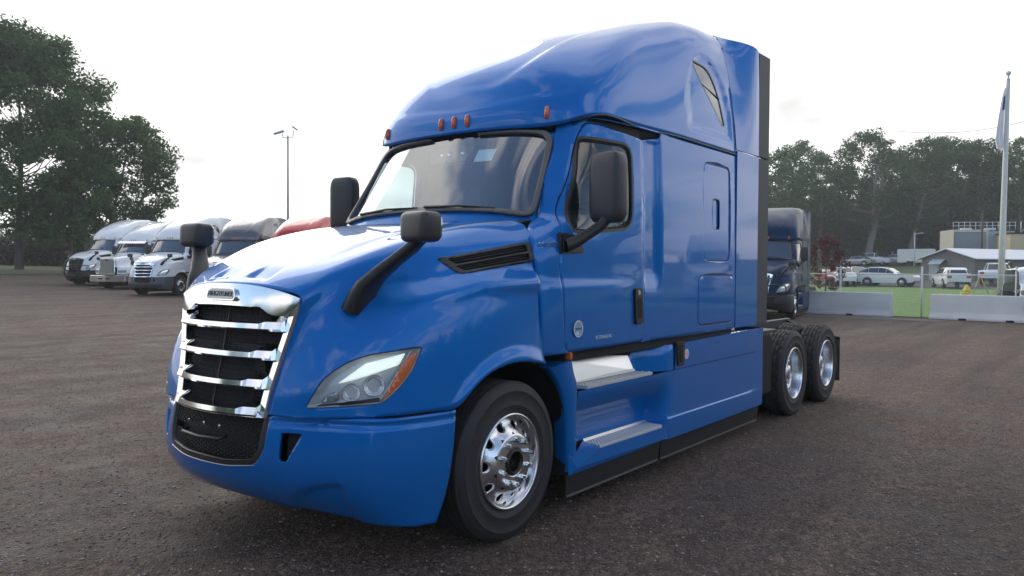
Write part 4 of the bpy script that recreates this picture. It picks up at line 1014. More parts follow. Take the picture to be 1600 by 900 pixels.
def make_wheels(T):
    Vt, Ft, mi = tyre_mesh(.515, .285, False)
    V2, F2, mi2 = tyre_mesh(.515, .27, True)
    def tyre(par, x, y, lug):
        key = 'tl' if lug else 'ts'
        if key not in MESH:
            o = pd('tyre', V2 if lug else Vt, F2 if lug else Ft, ['tyre_rubber', 'tread_rubber'], par, 38, mi2 if lug else mi); MESH[key] = o.data
        else: o = bpy.data.objects.new('tyre', MESH[key]); C.objects.link(o); o.parent = par
        o.location = (x, y, .51); return o
    def inst(name, key, build, m, par, loc, rz=0, sm=True):
        if key not in MESH:
            o = build().obj(name, m, par, sm); MESH[key] = o.data
        else: o = bpy.data.objects.new(name, MESH[key]); C.objects.link(o); o.parent = par
        o.location = loc; o.rotation_euler = (0, 0, rz); return o
    # local: outer face towards -y
    def steer_rim():
        q = MB()
        zf = lambda r: float(np.interp(r, [.10, .165, .18, .235, .265, .28], [-.035, -.035, -.028, .028, .040, .045]))
        q.lathe([(.312, .002), (.310, -.012), (.300, -.016), (.292, -.008), (.286, .02), (.281, .044)], 64)
        wheel_rim_disc(q, (.180, .282), zf, 10, .0285, .235, -1, .016)
        q.lathe([(.181, -.028), (.165, -.035), (.10, -.035), (.085, -.035), (.085, .02)], 64)
        q.lathe([(.281, .2), (.281, .05)], 64)
        return q
    def drive_rim():
        q = MB()
        zf = lambda r: float(np.interp(r, [.08, .165, .19, .25, .275], [.150, .150, .145, .118, .105]))
        q.lathe([(.312, .004), (.310, -.010), (.300, -.014), (.292, -.006), (.286, .02), (.276, .05), (.270, .10), (.268, .13)], 64)
        wheel_rim_disc(q, (.185, .270), zf, 10, .022, .236, -1, .03)
        q.lathe([(.186, .145), (.165, .150), (.10, .150), (.10, .10), (.095, .06), (.08, .05), (0, .045)], 48)
        return q
    def hub():
        q = MB(); q.lathe([(.085, -.03), (.08, -.045), (.066, -.05), (.062, -.02), (.058, .03), (.045, .032), (.040, .005), (.02, .0), (.0, .0)], 32); return q
    def nuts(w, ax, y0, rz, s, d, ln):
        for k in range(10):
            t = 2 * math.pi * (k + .5) / 10
            inst('lug_nut', 'nut%g' % ln, lambda: MB().lathe([(.021, 0), (.019, -.008), (.0155, -.009), (.0155, -ln * .75), (.010, -ln), (0, -ln)], 6), 'chrome', w, (ax + .1425 * math.cos(t), y0 + s * -d, .51 + .1425 * math.sin(t)), rz, 35)
    def back():
        q = MB(); q.lathe([(.29, .10), (.10, .12), (0, .12)], 32); return q
    for s in (-1, 1):
        rz = 0 if s < 0 else math.pi
        w = bpy.data.objects.new('wheel', None); C.objects.link(w); w.parent = T
        tyre(w, AX[0], s * 1.065, False)
        y0 = s * 1.195
        inst('rim', 'sr', steer_rim, 'polished_aluminium', w, (AX[0], y0, .51), rz)
        inst('hub', 'sh', hub, 'hub_dark', w, (AX[0], y0, .51), rz)
        nuts(w, AX[0], y0, rz, s, -.033, .045)
        inst('brake_drum', 'sb', back, 'matte_black', w, (AX[0], y0, .51), rz)
        for ax in AX[1:]:
            w = bpy.data.objects.new('wheel', None); C.objects.link(w); w.parent = T
            tyre(w, ax, s * 1.092, True); tyre(w, ax, s * .760, True)
            y0 = s * 1.21
            inst('rim', 'dr', drive_rim, 'polished_aluminium', w, (ax, y0, .51), rz)
            nuts(w, ax, y0, rz, s, .15, .04)
            inst('brake_drum', 'db', lambda: MB().lathe([(.27, .14), (.262, .19), (0, .19)], 32), 'matte_black', w, (ax, y0, .51), rz)
    # the front arch interior
    for s in (-1, 1):
        V = []; 
        for t in np.linspace(R(-25), R(200), 22):
            for yy in (1.20, .70): V.append((1.27 + .66 * math.cos(t) * -1, s * yy, .51 + .66 * math.sin(t)))
        pd('wheel_arch_liner', V, [(2 * i, 2 * i + 1, 2 * i + 3, 2 * i + 2) for i in range(21)], 'matte_black', T)
    MB().box(.55, 2.0, -.75, -.69, .3, 1.5).box(.55, 2.0, .69, .75, .3, 1.5).obj('inner_fender', 'matte_black', T)

def make_chassis(T):
    q = MB()
    for s in (-1, 1):
        q.box(.5, 9.05, min(s * .38, s * .46), max(s * .38, s * .46), .80, 1.04)
    q.box(.3, .6, -.9, .9, .45, .8); 
    fr = q.obj('frame_rails', 'frame_paint', T, False, .004, 1)
    MB().tube([(1.27, -1.0, .5), (1.27, 1.0, .5)], .06, 10).obj('front_axle', 'frame_paint', T, True)
    for ax in AX[1:]:
        a = MB().tube([(ax, -1.0, .51), (ax, 1.0, .51)], .09, 12).obj('drive_axle', 'frame_paint', T, True)
        MB().lathe([(0, -.22), (.16, -.18), (.22, 0), (.16, .18), (0, .22)], 20, (ax, 0, .51)).obj('differential', 'frame_paint', a, True)
        for s in (-1, 1): MB().lathe([(.0, 0), (.13, 0), (.14, .06), (.12, .22), (.0, .22)], 16, (ax + .28, s * .5, .72), 'z').obj('air_spring', 'tyre_rubber', a, True)
    # deck plate behind the cab, quarter fender, fifth wheel, hoses
    MB().box(5.78, 6.32, -1.18, -.48, 1.045, 1.075).obj('deck_bracket', 'frame_paint', T, False, .006, 1)
    MB().box(5.78, 6.05, .48, 1.18, 1.045, 1.075).obj('deck_bracket', 'frame_paint', T, False, .006, 1)
    MB().box(5.05, 6.35, -.75, .75, 1.05, 1.085).obj('deck_plate', 'tread_plate', T, False, .006, 1)
    MB().box(5.80, 6.28, -1.15, -.55, .35, 1.0).obj('battery_box', 'matte_black', T, False, .02, 2)
    fw = MB().prism([(7.1, -.48, 1.2), (7.45, -.52, 1.2), (7.95, -.40, 1.17), (8.1, -.12, 1.14), (7.7, 0, 1.18), (8.1, .12, 1.14), (7.95, .40, 1.17), (7.45, .52, 1.2), (7.1, .48, 1.2)], (0, 0, -.05), (0, 0, 0)).obj('fifth_wheel', 'hub_dark', T, False, .01, 2)
    MB().box(7.3, 7.8, -.40, .40, 1.04, 1.15).obj('saddle', 'frame_paint', fw)
    for s, m in ((-.15, 'red_paint'), (.0, 'sticker_blue'), (.15, 'black_plastic')):
        P3 = [(5.0, s, 2.3), (5.25, s * 1.3, 2.0), (5.35, s * 1.5, 1.6), (5.2, s, 1.3), (5.05, s, 1.25)]
        MB().tube(P3, .018, 7).obj('air_hose', m, T, True)
    # mud flaps
    for s in (-1, 1):
        MB().tube([(8.86, s * .45, 1.02), (8.88, s * .85, .86), (8.88, s * 1.20, .80)], .018, 6).obj('flap_bracket', 'hub_dark', T, True)
        MB().box(8.885, 8.897, min(s * .60, s * 1.20), max(s * .60, s * 1.20), .20, .80).obj('mud_flap', 'rubber_strip', T, False)
    MB().tube([(4.97, -.75, 1.1), (5.02, -.75, 3.9)], .05, 10).obj('exhaust_stack', 'frame_paint', T, True)
    MB().box(.0, 5.0, -.38, .38, .55, 1.3).obj('engine_block', 'matte_black', T)

def build_truck(name, label, group=None):
    T = thing(name, label, 'semi truck', group=group)
    make_hood(T); make_grille(T); make_bumper(T); make_cab(T); make_roof(T); make_extenders(T); make_mirrors(T); make_fairing(T); make_wheels(T); make_chassis(T)
    return T
TRUCK = build_truck('semi_truck', 'large blue semi truck cab parked in the foreground with chrome grille and tall sleeper roof')
# ================================================================ surroundings
def gz(x, y):
    a = np.interp(y, [-500, 20, 34, 46, 64, 90, 400], [0, 0, .28, .55, 1.45, 2.2, 3]); b = np.interp(x, [-500, 36, 50, 70, 90, 130, 200, 500], [0, 0, .12, .42, 1.2, 2.9, 4.5, 5])
    a = a * np.clip((60 - x) / 25, 0, 1); return a + b
def depth_pt(u, d, z=0.0):
    """a place on the ground seen at picture column u (of 1600) and d metres ahead; used only to lay out the yard"""
    k = (u - 800) / 1241.3; fx, fy = math.cos(yaw), math.sin(yaw); return (CAM.x + d * (fx + fy * k), CAM.y + d * (fy - fx * k))
# ---- ground
def groundmat():
    m, nt, b = newmat('gravel_ground'); Nn = nt.nodes; L = nt.links.new
    t = Nn.new('ShaderNodeTexCoord')
    def noise(s, d=5, r=.55, dist=0):
        n = Nn.new('ShaderNodeTexNoise'); n.inputs['Scale'].default_value = s; n.inputs['Detail'].default_value = d; n.inputs['Roughness'].default_value = r; n.inputs['Distortion'].default_value = dist
        L(t.outputs['Object'], n.inputs['Vector']); return n
    n1 = noise(.16, 6, .6, .4)
    mpt = Nn.new('ShaderNodeMapping'); mpt.inputs['Rotation'].default_value = (0, 0, R(35)); mpt.inputs['Scale'].default_value = (.25, 2.2, 1); L(t.outputs['Object'], mpt.inputs[0]); ntk = noise(.55, 4, .5, .6); L(mpt.outputs[0], ntk.inputs['Vector']); n2 = noise(1.3, 6, .65); n3 = noise(26, 8, .75); n4 = noise(90, 4, .7)
    r1 = Nn.new('ShaderNodeValToRGB'); e = r1.color_ramp.elements; e[0].position = .36; e[0].color = (.052, .033, .024, 1); e[1].position = .62; e[1].color = (.136, .093, .069, 1)
    nm_ = Nn.new('ShaderNodeMath'); nm_.operation = 'MULTIPLY_ADD'; nm_.inputs[1].default_value = .6; L(ntk.outputs[0], nm_.inputs[0]); nh = Nn.new('ShaderNodeMath'); nh.operation = 'MULTIPLY'; nh.inputs[1].default_value = .4; L(n1.outputs[0], nh.inputs[0]); L(nh.outputs[0], nm_.inputs[2]); L(nm_.outputs[0], r1.inputs[0])
    r2 = Nn.new('ShaderNodeValToRGB'); e = r2.color_ramp.elements; e[0].position = .35; e[0].color = (.62, .60, .58, 1); e[1].position = .66; e[1].color = (1.28, 1.25, 1.22, 1); L(n2.outputs[0], r2.inputs[0])
    def grain(scale, lo, hi, seedoff):
        v = Nn.new('ShaderNodeTexVoronoi'); v.inputs['Scale'].default_value = scale; v.inputs['Randomness'].default_value = 1
        mp = Nn.new('ShaderNodeMapping'); mp.inputs['Location'].default_value = (seedoff, seedoff * 1.7, 0); L(t.outputs['Object'], mp.inputs[0]); L(mp.outputs[0], v.inputs['Vector'])
        s_ = Nn.new('ShaderNodeSeparateColor'); L(v.outputs['Color'], s_.inputs[0]); mrr = Nn.new('ShaderNodeMapRange'); mrr.inputs[3].default_value = lo; mrr.inputs[4].default_value = hi; L(s_.outputs[0], mrr.inputs[0]); return v, mrr, s_
    va, ga, sa = grain(85, .45, 1.6, 0); vb, gb, sb = grain(30, .6, 1.45, 3.3); vc, gc, sc_ = grain(11, .8, 1.22, 7.1)
    gm = Nn.new('ShaderNodeMath'); gm.operation = 'MULTIPLY'; L(ga.outputs[0], gm.inputs[0]); L(gb.outputs[0], gm.inputs[1]); gm2 = Nn.new('ShaderNodeMath'); gm2.operation = 'MULTIPLY'; L(gm.outputs[0], gm2.inputs[0]); L(gc.outputs[0], gm2.inputs[1]); gm = gm2
    r3 = Nn.new('ShaderNodeCombineXYZ'); [L(gm.outputs[0], r3.inputs[k]) for k in range(3)]
    mA = Nn.new('ShaderNodeMix'); mA.data_type = 'RGBA'; mA.blend_type = 'MULTIPLY'; mA.inputs[0].default_value = 1; L(r1.outputs[0], mA.inputs[6]); L(r2.outputs[0], mA.inputs[7])
    mB = Nn.new('ShaderNodeMix'); mB.data_type = 'RGBA'; mB.blend_type = 'MULTIPLY'; mB.inputs[0].default_value = 1; L(mA.outputs[2], mB.inputs[6]); L(r3.outputs[0], mB.inputs[7])
    v = Nn.new('ShaderNodeTexVoronoi'); v.inputs['Scale'].default_value = 42; L(t.outputs['Object'], v.inputs['Vector'])
    sc = Nn.new('ShaderNodeSeparateColor'); L(v.outputs['Color'], sc.inputs[0])
    g1 = Nn.new('ShaderNodeMath'); g1.operation = 'GREATER_THAN'; g1.inputs[1].default_value = .93; L(sc.outputs[0], g1.inputs[0])
    g2 = Nn.new('ShaderNodeMath'); g2.operation = 'LESS_THAN'; g2.inputs[1].default_value = .32; L(v.outputs['Distance'], g2.inputs[0])
    g3 = Nn.new('ShaderNodeMath'); g3.operation = 'MULTIPLY'; L(g1.outputs[0], g3.inputs[0]); L(g2.outputs[0], g3.inputs[1])
    mC = Nn.new('ShaderNodeMix'); mC.data_type = 'RGBA'; L(g3.outputs[0], mC.inputs[0]); L(mB.outputs[2], mC.inputs[6]); mC.inputs[7].default_value = (.20, .18, .16, 1)
    L(mC.outputs[2], b.inputs['Base Color'])
    rr = Nn.new('ShaderNodeMapRange'); rr.inputs[1].default_value = .35; rr.inputs[2].default_value = .65; rr.inputs[3].default_value = .62; rr.inputs[4].default_value = .92; L(n2.outputs[0], rr.inputs[0]); L(rr.outputs[0], b.inputs['Roughness'])
    ad = Nn.new('ShaderNodeMath'); ad.operation = 'MULTIPLY_ADD'; L(va.outputs['Distance'], ad.inputs[0]); ad.inputs[1].default_value = -.8; L(n3.outputs[0], ad.inputs[2])
    ad2 = Nn.new('ShaderNodeMath'); ad2.operation = 'MULTIPLY_ADD'; L(vb.outputs['Distance'], ad2.inputs[0]); ad2.inputs[1].default_value = -.8; L(ad.outputs[0], ad2.inputs[2]); ad = ad2
    bp = Nn.new('ShaderNodeBump'); bp.inputs['Strength'].default_value = .85; bp.inputs['Distance'].default_value = .022; L(ad.outputs[0], bp.inputs['Height']); L(bp.outputs[0], b.inputs['Normal'])
groundmat()
def grassmat(name, c0, c1):
    m, nt, b = newmat(name); Nn = nt.nodes; L = nt.links.new; t = Nn.new('ShaderNodeTexCoord')
    n = Nn.new('ShaderNodeTexNoise'); n.inputs['Scale'].default_value = 1.2; n.inputs['Detail'].default_value = 9; n.inputs['Roughness'].default_value = .7; L(t.outputs['Object'], n.inputs['Vector'])
    r = Nn.new('ShaderNodeValToRGB'); e = r.color_ramp.elements; e[0].position = .33; e[0].color = (*c0, 1); e[1].position = .68; e[1].color = (*c1, 1); L(n.outputs[0], r.inputs[0]); L(r.outputs[0], b.inputs['Base Color'])
    b.inputs['Roughness'].default_value = .9; bp = Nn.new('ShaderNodeBump'); bp.inputs['Distance'].default_value = .05; L(n.outputs[0], bp.inputs['Height']); L(bp.outputs[0], b.inputs['Normal'])
grassmat('lawn_grass', (.10, .195, .04), (.15, .255, .06)); grassmat('hill_grass', (.045, .075, .025), (.075, .11, .035))
mat('asphalt', (.06, .06, .062), .85, bump=.3, bscale=20, vary=.3); mat('dirt_light', (.13, .115, .10), .9, bump=.3, bscale=8, vary=.35, vscale=1.5)
mat('concrete', (.68, .66, .63), .85, bump=.25, bscale=12, vary=.16, vscale=1.4); mat('galvanised', (.66, .68, .69), .5, .1)
mat('white_metal', (.75, .76, .76), .4); mat('pole_grey', (.42, .44, .43), .5, vary=.15); mat('cream_pole', (.55, .56, .52), .5, vary=.1)
def sheet(name, xs, ys, m, dz=0, mask=None):
    X_, Y_ = np.meshgrid(xs, ys, indexing='ij'); Zz = gz(X_, Y_) + dz
    V = np.stack([X_, Y_, Zz], 2).reshape(-1, 3); ny = len(ys); F = []
    for i in range(len(xs) - 1):
        for j in range(ny - 1): F.append((i * ny + j, (i + 1) * ny + j, (i + 1) * ny + j + 1, i * ny + j + 1))
    return pd(name, V, F, m, None, True)
ax_ = lambda a, b, s: list(np.arange(a, b + .01, s))
tag(sheet('ground', sorted(set(ax_(-160, -40, 20) + ax_(-40, 150, 2.5) + ax_(150, 250, 20))), sorted(set(ax_(-160, -40, 20) + ax_(-40, 120, 2.5) + ax_(120, 240, 20))), 'gravel_ground'), kind='structure')
# line of the barriers and fence on the right-hand side
B0 = Vector((*depth_pt(1262, 32.3), 0)); B1 = Vector((*depth_pt(1578, 27.2), 0)); BD = (B1 - B0).normalized(); BN = Vector((-BD.y, BD.x, 0)); BN = BN if BN.x > 0 else -BN
def strip(name, o, d, n, a0, a1, b0, b1, na, nb, m, dz):
    V = []; F = []
    for i in range(na + 1):
        for j in range(nb + 1):
            p = o + d * (a0 + (a1 - a0) * i / na) + n * (b0 + (b1 - b0) * j / nb); V.append((p.x, p.y, float(gz(p.x, p.y)) + dz))
    for i in range(na):
        for j in range(nb): F.append((i * (nb + 1) + j, (i + 1) * (nb + 1) + j, (i + 1) * (nb + 1) + j + 1, i * (nb + 1) + j + 1))
    return tag(pd(name, V, F, m, None, True), kind='structure')
strip('lawn', B0, BD, BN, -45, 60, .25, 36, 60, 30, 'lawn_grass', .02)
strip('road', B0, BD, BN, -60, 80, 36, 45, 60, 10, 'asphalt', .026)
strip('hillside', B0, BD, BN, -70, 90, 45, 150, 60, 60, 'hill_grass', .03)
strip('grass_verge', Vector((0, 0, 0)), Vector((1, 0, 0)), Vector((0, 1, 0)), -60, 60, 57, 120, 50, 40, 'hill_grass', .03)
strip('dirt_patch', B0, BD, BN, -2, 5.5, -1.9, -.6, 10, 3, 'dirt_light', .006)

# ---- loose stones near the camera
def stones():
    n = 60000; u = rng.random(n); ang = yaw + (rng.random(n) - .5) * R(72); d = 1.6 + 15 * u ** 1.3
    x = CAM.x + d * np.cos(ang); y = CAM.y + d * np.sin(ang); s = .003 + .009 * rng.random(n) ** 3.5
    base = np.array([(1, 0, 0), (-1, 0, 0), (0, 1, 0), (0, -1, 0), (0, 0, 1), (0, 0, -1)], float); tri = np.array([(0, 2, 4), (2, 1, 4), (1, 3, 4), (3, 0, 4), (2, 0, 5), (1, 2, 5), (3, 1, 5), (0, 3, 5)])
    a = rng.random(n) * 6.28; j = .7 + .6 * rng.random((n, 6, 1)); V = base[None] * j * s[:, None, None]; V[:, :, 2] *= .5; V[:, :, 0] *= 1.3
    c, si = np.cos(a)[:, None], np.sin(a)[:, None]; Vx = V[:, :, 0] * c - V[:, :, 1] * si + x[:, None]; Vy = V[:, :, 0] * si + V[:, :, 1] * c + y[:, None]; Vz = V[:, :, 2] + (s * .25)[:, None]
    W = np.stack([Vx, Vy, Vz], 2).reshape(-1, 3); Ft = (tri[None] + (np.arange(n) * 6)[:, None, None]).reshape(-1, 3)
    me = bpy.data.meshes.new('gravel_stones'); me.vertices.add(len(W)); me.vertices.foreach_set('co', W.ravel()); me.loops.add(len(Ft) * 3); me.loops.foreach_set('vertex_index', Ft.ravel().astype(np.int32))
    me.polygons.add(len(Ft)); me.polygons.foreach_set('loop_start', np.arange(0, len(Ft) * 3, 3, dtype=np.int32)); me.update(calc_edges=True)
    mi = np.repeat(rng.choice([0, 0, 0, 1, 1, 2, 3], n), 8); me.polygons.foreach_set('material_index', mi.astype(np.int32))
    for nm, c_ in (('stone_dark', (.15, .122, .102)), ('stone_brown', (.21, .175, .15)), ('stone_grey', (.27, .24, .21)), ('stone_pale', (.42, .38, .34))): mat(nm, c_, .8)
    tag(link('gravel_stones', me, ['stone_dark', 'stone_brown', 'stone_grey', 'stone_pale'], None, False), kind='stuff')
stones()

# ---- foliage
def leafmat(name, c0, c1, tr=.25):
    m, nt, b = newmat(name); Nn = nt.nodes; L = nt.links.new; o = Nn['Material Output']
    t = Nn.new('ShaderNodeTexCoord'); n = Nn.new('ShaderNodeTexNoise'); n.inputs['Scale'].default_value = .55; n.inputs['Detail'].default_value = 6; n.inputs['Roughness'].default_value = .7; L(t.outputs['Object'], n.inputs['Vector'])
    r = Nn.new('ShaderNodeValToRGB'); e = r.color_ramp.elements; e[0].position = .35; e[0].color = (*c0, 1); e[1].position = .65; e[1].color = (*c1, 1); L(n.outputs[0], r.inputs[0])
    L(r.outputs[0], b.inputs['Base Color']); b.inputs['Roughness'].default_value = .6; b.inputs['Specular IOR Level'].default_value = .25
    tl = Nn.new('ShaderNodeBsdfTranslucent'); L(r.outputs[0], tl.inputs[0]); mx = Nn.new('ShaderNodeMixShader'); mx.inputs[0].default_value = tr
    L(b.outputs[0], mx.inputs[1]); L(tl.outputs[0], mx.inputs[2]); L(mx.outputs[0], o.inputs[0])
leafmat('leaf_green', (.052, .112, .036), (.095, .175, .055), .45); leafmat('leaf_deep', (.052, .102, .040), (.085, .150, .055), .45); leafmat('leaf_red', (.085, .028, .034), (.15, .05, .055), .3); leafmat('leaf_dull', (.055, .065, .035), (.10, .11, .055), .3)
mat('bark', (.085, .072, .058), .9, bump=.8, bscale=14, vary=.35, vscale=5); mat('bark_pale', (.19, .175, .15), .9, bump=.6, bscale=10, vary=.25, vscale=3)
def leaves(name, lobes, per, size, m, parent=None, seed=0, flat=.75):
    """many small leaf sprays scattered through the lobes (centre, radius, squash)"""
    g = np.random.default_rng(seed); P = []; Nn = []
    for (c, r, q) in lobes:
        n = max(6, int(per * (r ** 2)))
        d = g.normal(size=(n, 3)); d /= np.linalg.norm(d, axis=1, keepdims=True)
        rad = r * (g.random(n) ** .42) * (.80 + .45 * g.random(n)); p = d * rad[:, None]; p[:, 2] *= q
        P.append(p + np.array(c)); Nn.append(d * .6 + g.normal(size=(n, 3)) * .55 + np.array([0, 0, .45]))
    P = np.concatenate(P); Nn = np.concatenate(Nn); Nn /= np.linalg.norm(Nn, axis=1, keepdims=True); n = len(P)
    t = np.cross(Nn, g.normal(size=(n, 3))); t /= np.linalg.norm(t, axis=1, keepdims=True) + 1e-9; b = np.cross(Nn, t)
    s = size * (.55 + .9 * g.random(n))[:, None]
    V = np.stack([P - t * s, P - b * s * .45 + Nn * s * .12, P + t * s, P + b * s * .5 + Nn * s * .08], 1).reshape(-1, 3)
    Fq = np.arange(n * 4).reshape(n, 4)
    me = bpy.data.meshes.new(name); me.vertices.add(n * 4); me.vertices.foreach_set('co', V.ravel()); me.loops.add(n * 4); me.loops.foreach_set('vertex_index', Fq.ravel().astype(np.int32))
    me.polygons.add(n); me.polygons.foreach_set('loop_start', np.arange(0, n * 4, 4, dtype=np.int32)); me.update(calc_edges=True)
    return link(name, me, m, parent, False)
def tree(name, label, x, y, h, cw, trunk_h, seed, leaf='leaf_green', size=.17, per=150, lean=(0, 0), barkm='bark', r0=.28, fork=1, squash=.75, z=None, group=None, nl=46, shape=1.0, leaves_on=True):
    g = np.random.default_rng(seed); zz = float(gz(x, y)) if z is None else z
    T = thing(name, label, 'tree', (x, y, zz), 0, group); lobes = []; br = MB()
    crown_h = h - trunk_h; top = Vector((lean[0], lean[1], h * .9))
    stems = []
    for k in range(fork):
        a = g.random() * 6.28; off = Vector((math.cos(a), math.sin(a), 0)) * (0 if fork == 1 else cw * .16)
        pts = [Vector((0, 0, -.2)) + off * .15, Vector((lean[0] * .15, lean[1] * .15, trunk_h * .5)) + off * .4, Vector((lean[0] * .35, lean[1] * .35, trunk_h)) + off * .8, Vector((lean[0] * .7, lean[1] * .7, trunk_h + crown_h * .45)) + off * 1.3 + Vector(g.normal(size=3) * .3), top + off * 1.5 - Vector((0, 0, crown_h * .12))]
        br.tube(pts, [r0 * 1.15, r0, r0 * .8, r0 * .45, .04], 9, False); stems.append(pts)
    for i in range(nl):
        u = (i + .5) / nl; zrel = trunk_h * .92 + crown_h * (u ** .9); prof = math.sin(math.pi * min(1, (u * .86 + .14)) ** shape) ** .62
        a = i * 2.399 + g.normal() * .35; rr = cw / 2 * prof * (.45 + .55 * g.random() ** .5)
        c = np.array([lean[0] * (.35 + .6 * u) + math.cos(a) * rr, lean[1] * (.35 + .6 * u) + math.sin(a) * rr, min(h * .965, zrel)]); r = cw * (.075 + .075 * g.random())
        lobes.append((c, r, squash)); 
        for _ in range(2):
            d = g.normal(size=3); d /= np.linalg.norm(d); d[2] *= .5; lobes.append((c + d * r * 1.15, r * (.4 + .3 * g.random()), squash))
        if i % 2 == 0:
            st = stems[i % fork]; s0 = st[2].lerp(st[3], min(1, u * 1.3)) if u < .75 else st[3].lerp(st[4], (u - .75) * 3)
            mid = s0.lerp(Vector(c), .5) + Vector((0, 0, -.04 * cw)); br.tube([s0, mid, Vector(c)], [r0 * .32 * (1.1 - u), r0 * .18 * (1.1 - u) + .01, .015], 5, False)
    br.obj('trunk', barkm, T, True)
    leaves('crown', lobes, per, size, leaf, T, seed)
    return T
def duptree(o, label, x, y, rz, sc, z=None, group=None):
    c = o.copy(); C.objects.link(c); c.location = (x, y, float(gz(x, y)) if z is None else z); c.rotation_euler = (0, 0, rz); c.scale = (sc[0], sc[0], sc[1]); c['label'] = label
    if group: c['group'] = group
    for ch in o.children: k = ch.copy(); C.objects.link(k); k.parent = c
    return c
p = depth_pt(30, 62); tree('broadleaf_tree', 'tallest dark green tree at the left edge of the yard with a thick grey trunk', p[0], p[1], 18.6, 13.4, 3.0, 11, size=.16, per=215, r0=.30, nl=92, shape=.95)
p = depth_pt(112, 60); tree('broadleaf_tree', 'low slender dark tree between the two big trees, behind the far left white truck', p[0], p[1], 8.2, 5.6, 2.4, 12, size=.15, per=260, r0=.13, nl=38, lean=(0, 0))
p = depth_pt(150, 66); tree('broadleaf_tree', 'second dark green tree with forked trunk leaning over the white trucks on the left', p[0], p[1], 12.6, 8.8, 2.6, 17, size=.15, per=200, r0=.20, fork=2, nl=66, lean=(2.2, -2.2), shape=.95)
# undergrowth on the left and a distant pale shed
def mass(name, o, d, n, a0, a1, dep, hmin, hmax, step, leaf, size, per, seed):
    g = np.random.default_rng(seed); L_ = []
    a = a0
    while a < a1:
        for k in range(3):
            b = g.random() * dep; hh = hmin + (hmax - hmin) * g.random(); p = o + d * (a + g.normal() * .5) + n * b; z = float(gz(p.x, p.y)); r = hh * .42
            for zz in np.arange(r * .7, hh, r * 1.1): L_.append(((p.x + g.normal() * .3, p.y + g.normal() * .3, z + zz), r * (.8 + .4 * g.random()), .9))
        a += step
    return tag(leaves(name, L_, per, size, leaf, None, seed), kind='stuff')
hx = Vector((*depth_pt(-80, 70), 0)); hd = (Vector((*depth_pt(330, 74), 0)) - hx).normalized(); mass('undergrowth', hx, hd, Vector((-hd.y, hd.x, 0)) * (1 if -hd.y * 0 + hd.x > 0 else -1), 0, 42, 5, 1.8, 3.3, .55, 'leaf_dull', .15, 120, 5)
mat('shed_blue', (.42, .50, .62), .6, vary=.1); mat('shed_green', (.25, .30, .27), .7)
def gable(T, w, l, he, hr, wallm, roofm, name_w='wall', over=.3):
    MB().prism([(0, -w / 2, 0), (0, w / 2, 0), (0, w / 2, he), (0, 0, hr), (0, -w / 2, he)], (0, 0, 0), (l, 0, 0)).obj(name_w, wallm, T)
    for s in (-1, 1):
        k = (hr - he) / (w / 2); e = over
        MB().prism([(-e, 0, hr + .06), (-e, s * (w / 2 + e), he - k * e + .06), (-e, s * (w / 2 + e), he - k * e + .14), (-e, 0, hr + .16)], (0, 0, 0), (l + 2 * e, 0, 0)).obj('roof', roofm, T)
p = depth_pt(60, 120); T_ = thing('warehouse', 'distant pale blue warehouse seen through the gap below the left trees', 'building', (p[0], p[1], 3.4), R(10)); gable(T_, 9, 22, 1.9, 3.6, 'shed_blue', 'white_metal')
# ---- woodland on the right
wg = 'trees on the hillside beyond the fence'
def RT(u, d): return depth_pt(u, d)
specs = [(1222, 118, 17.5, 10.0, 21, 'leaf_green', 'leftmost hillside tree right behind the blue truck cab'), (1280, 122, 17.0, 9.5, 22, 'leaf_green', 'round topped hillside tree above the small red leaved tree'),
         (1352, 116, 19.8, 11.0, 23, 'leaf_deep', 'tallest hillside tree with a thick pale forked trunk behind parked cars'), (1418, 118, 18.6, 10.5, 24, 'leaf_deep', 'hillside tree with a pale leaning trunk behind the silver car'),
         (1478, 122, 19.0, 11.0, 25, 'leaf_green', 'broad hillside tree above the white box trailer'), (1530, 118, 18.2, 10.0, 26, 'leaf_deep', 'dark hillside tree just behind the rooftop cooling unit'), (1592, 116, 18.0, 11.0, 27, 'leaf_green', 'hillside tree at the right edge behind the flagpole')]
protos = []
for i, (u, d, h, cw, sd_, lf, lab) in enumerate(specs):
    p = RT(u, d)
    ln = (1.5, -2.5) if i == 3 else (0, 0)
    protos.append(tree('hillside_tree', lab, p[0], p[1], h, cw, 5.5 if i in (2, 3) else 4.2, sd_, leaf=lf, size=.20, per=75, r0=.42 if i == 2 else .3, barkm='bark_pale', fork=2 if i == 2 else 1, nl=60, group=wg, lean=ln, shape=1.1))
back = [(1205, 128, 1.0, .85), (1250, 134, .95, 1.05), (1312, 136, 1.1, .92), (1388, 135, 1.1, 1.0), (1450, 134, 1.05, 1.0), (1508, 138, 1.15, 1.05), (1562, 134, 1.1, 1.0), (1625, 132, 1.1, 1.05)]
for i, (u, d, a, b) in enumerate(back):
    p = RT(u, d); duptree(protos[(i * 3 + 1) % 7], 'dark hillside tree in the second row, ' + ['behind the blue truck cab edge', 'between the two leftmost front trees', 'left of the tallest front tree', 'right of the tallest front tree', 'between the leaning trunk and the trailer tree', 'above the cooling unit', 'left of the flagpole', 'beyond the right edge of the picture'][i], p[0], p[1], i * 1.3 + .6, (a, b), group='second row trees on the hillside')
o_ = Vector((*RT(1180, 124), 0)); d_ = (Vector((*RT(1680, 124), 0)) - o_).normalized(); mass('thicket', o_, d_, Vector((d_.y, -d_.x, 0)) * (1 if d_.y > 0 else -1), 0, 56, 16, 5, 12.5, 1.1, 'leaf_deep', .30, 22, 9)
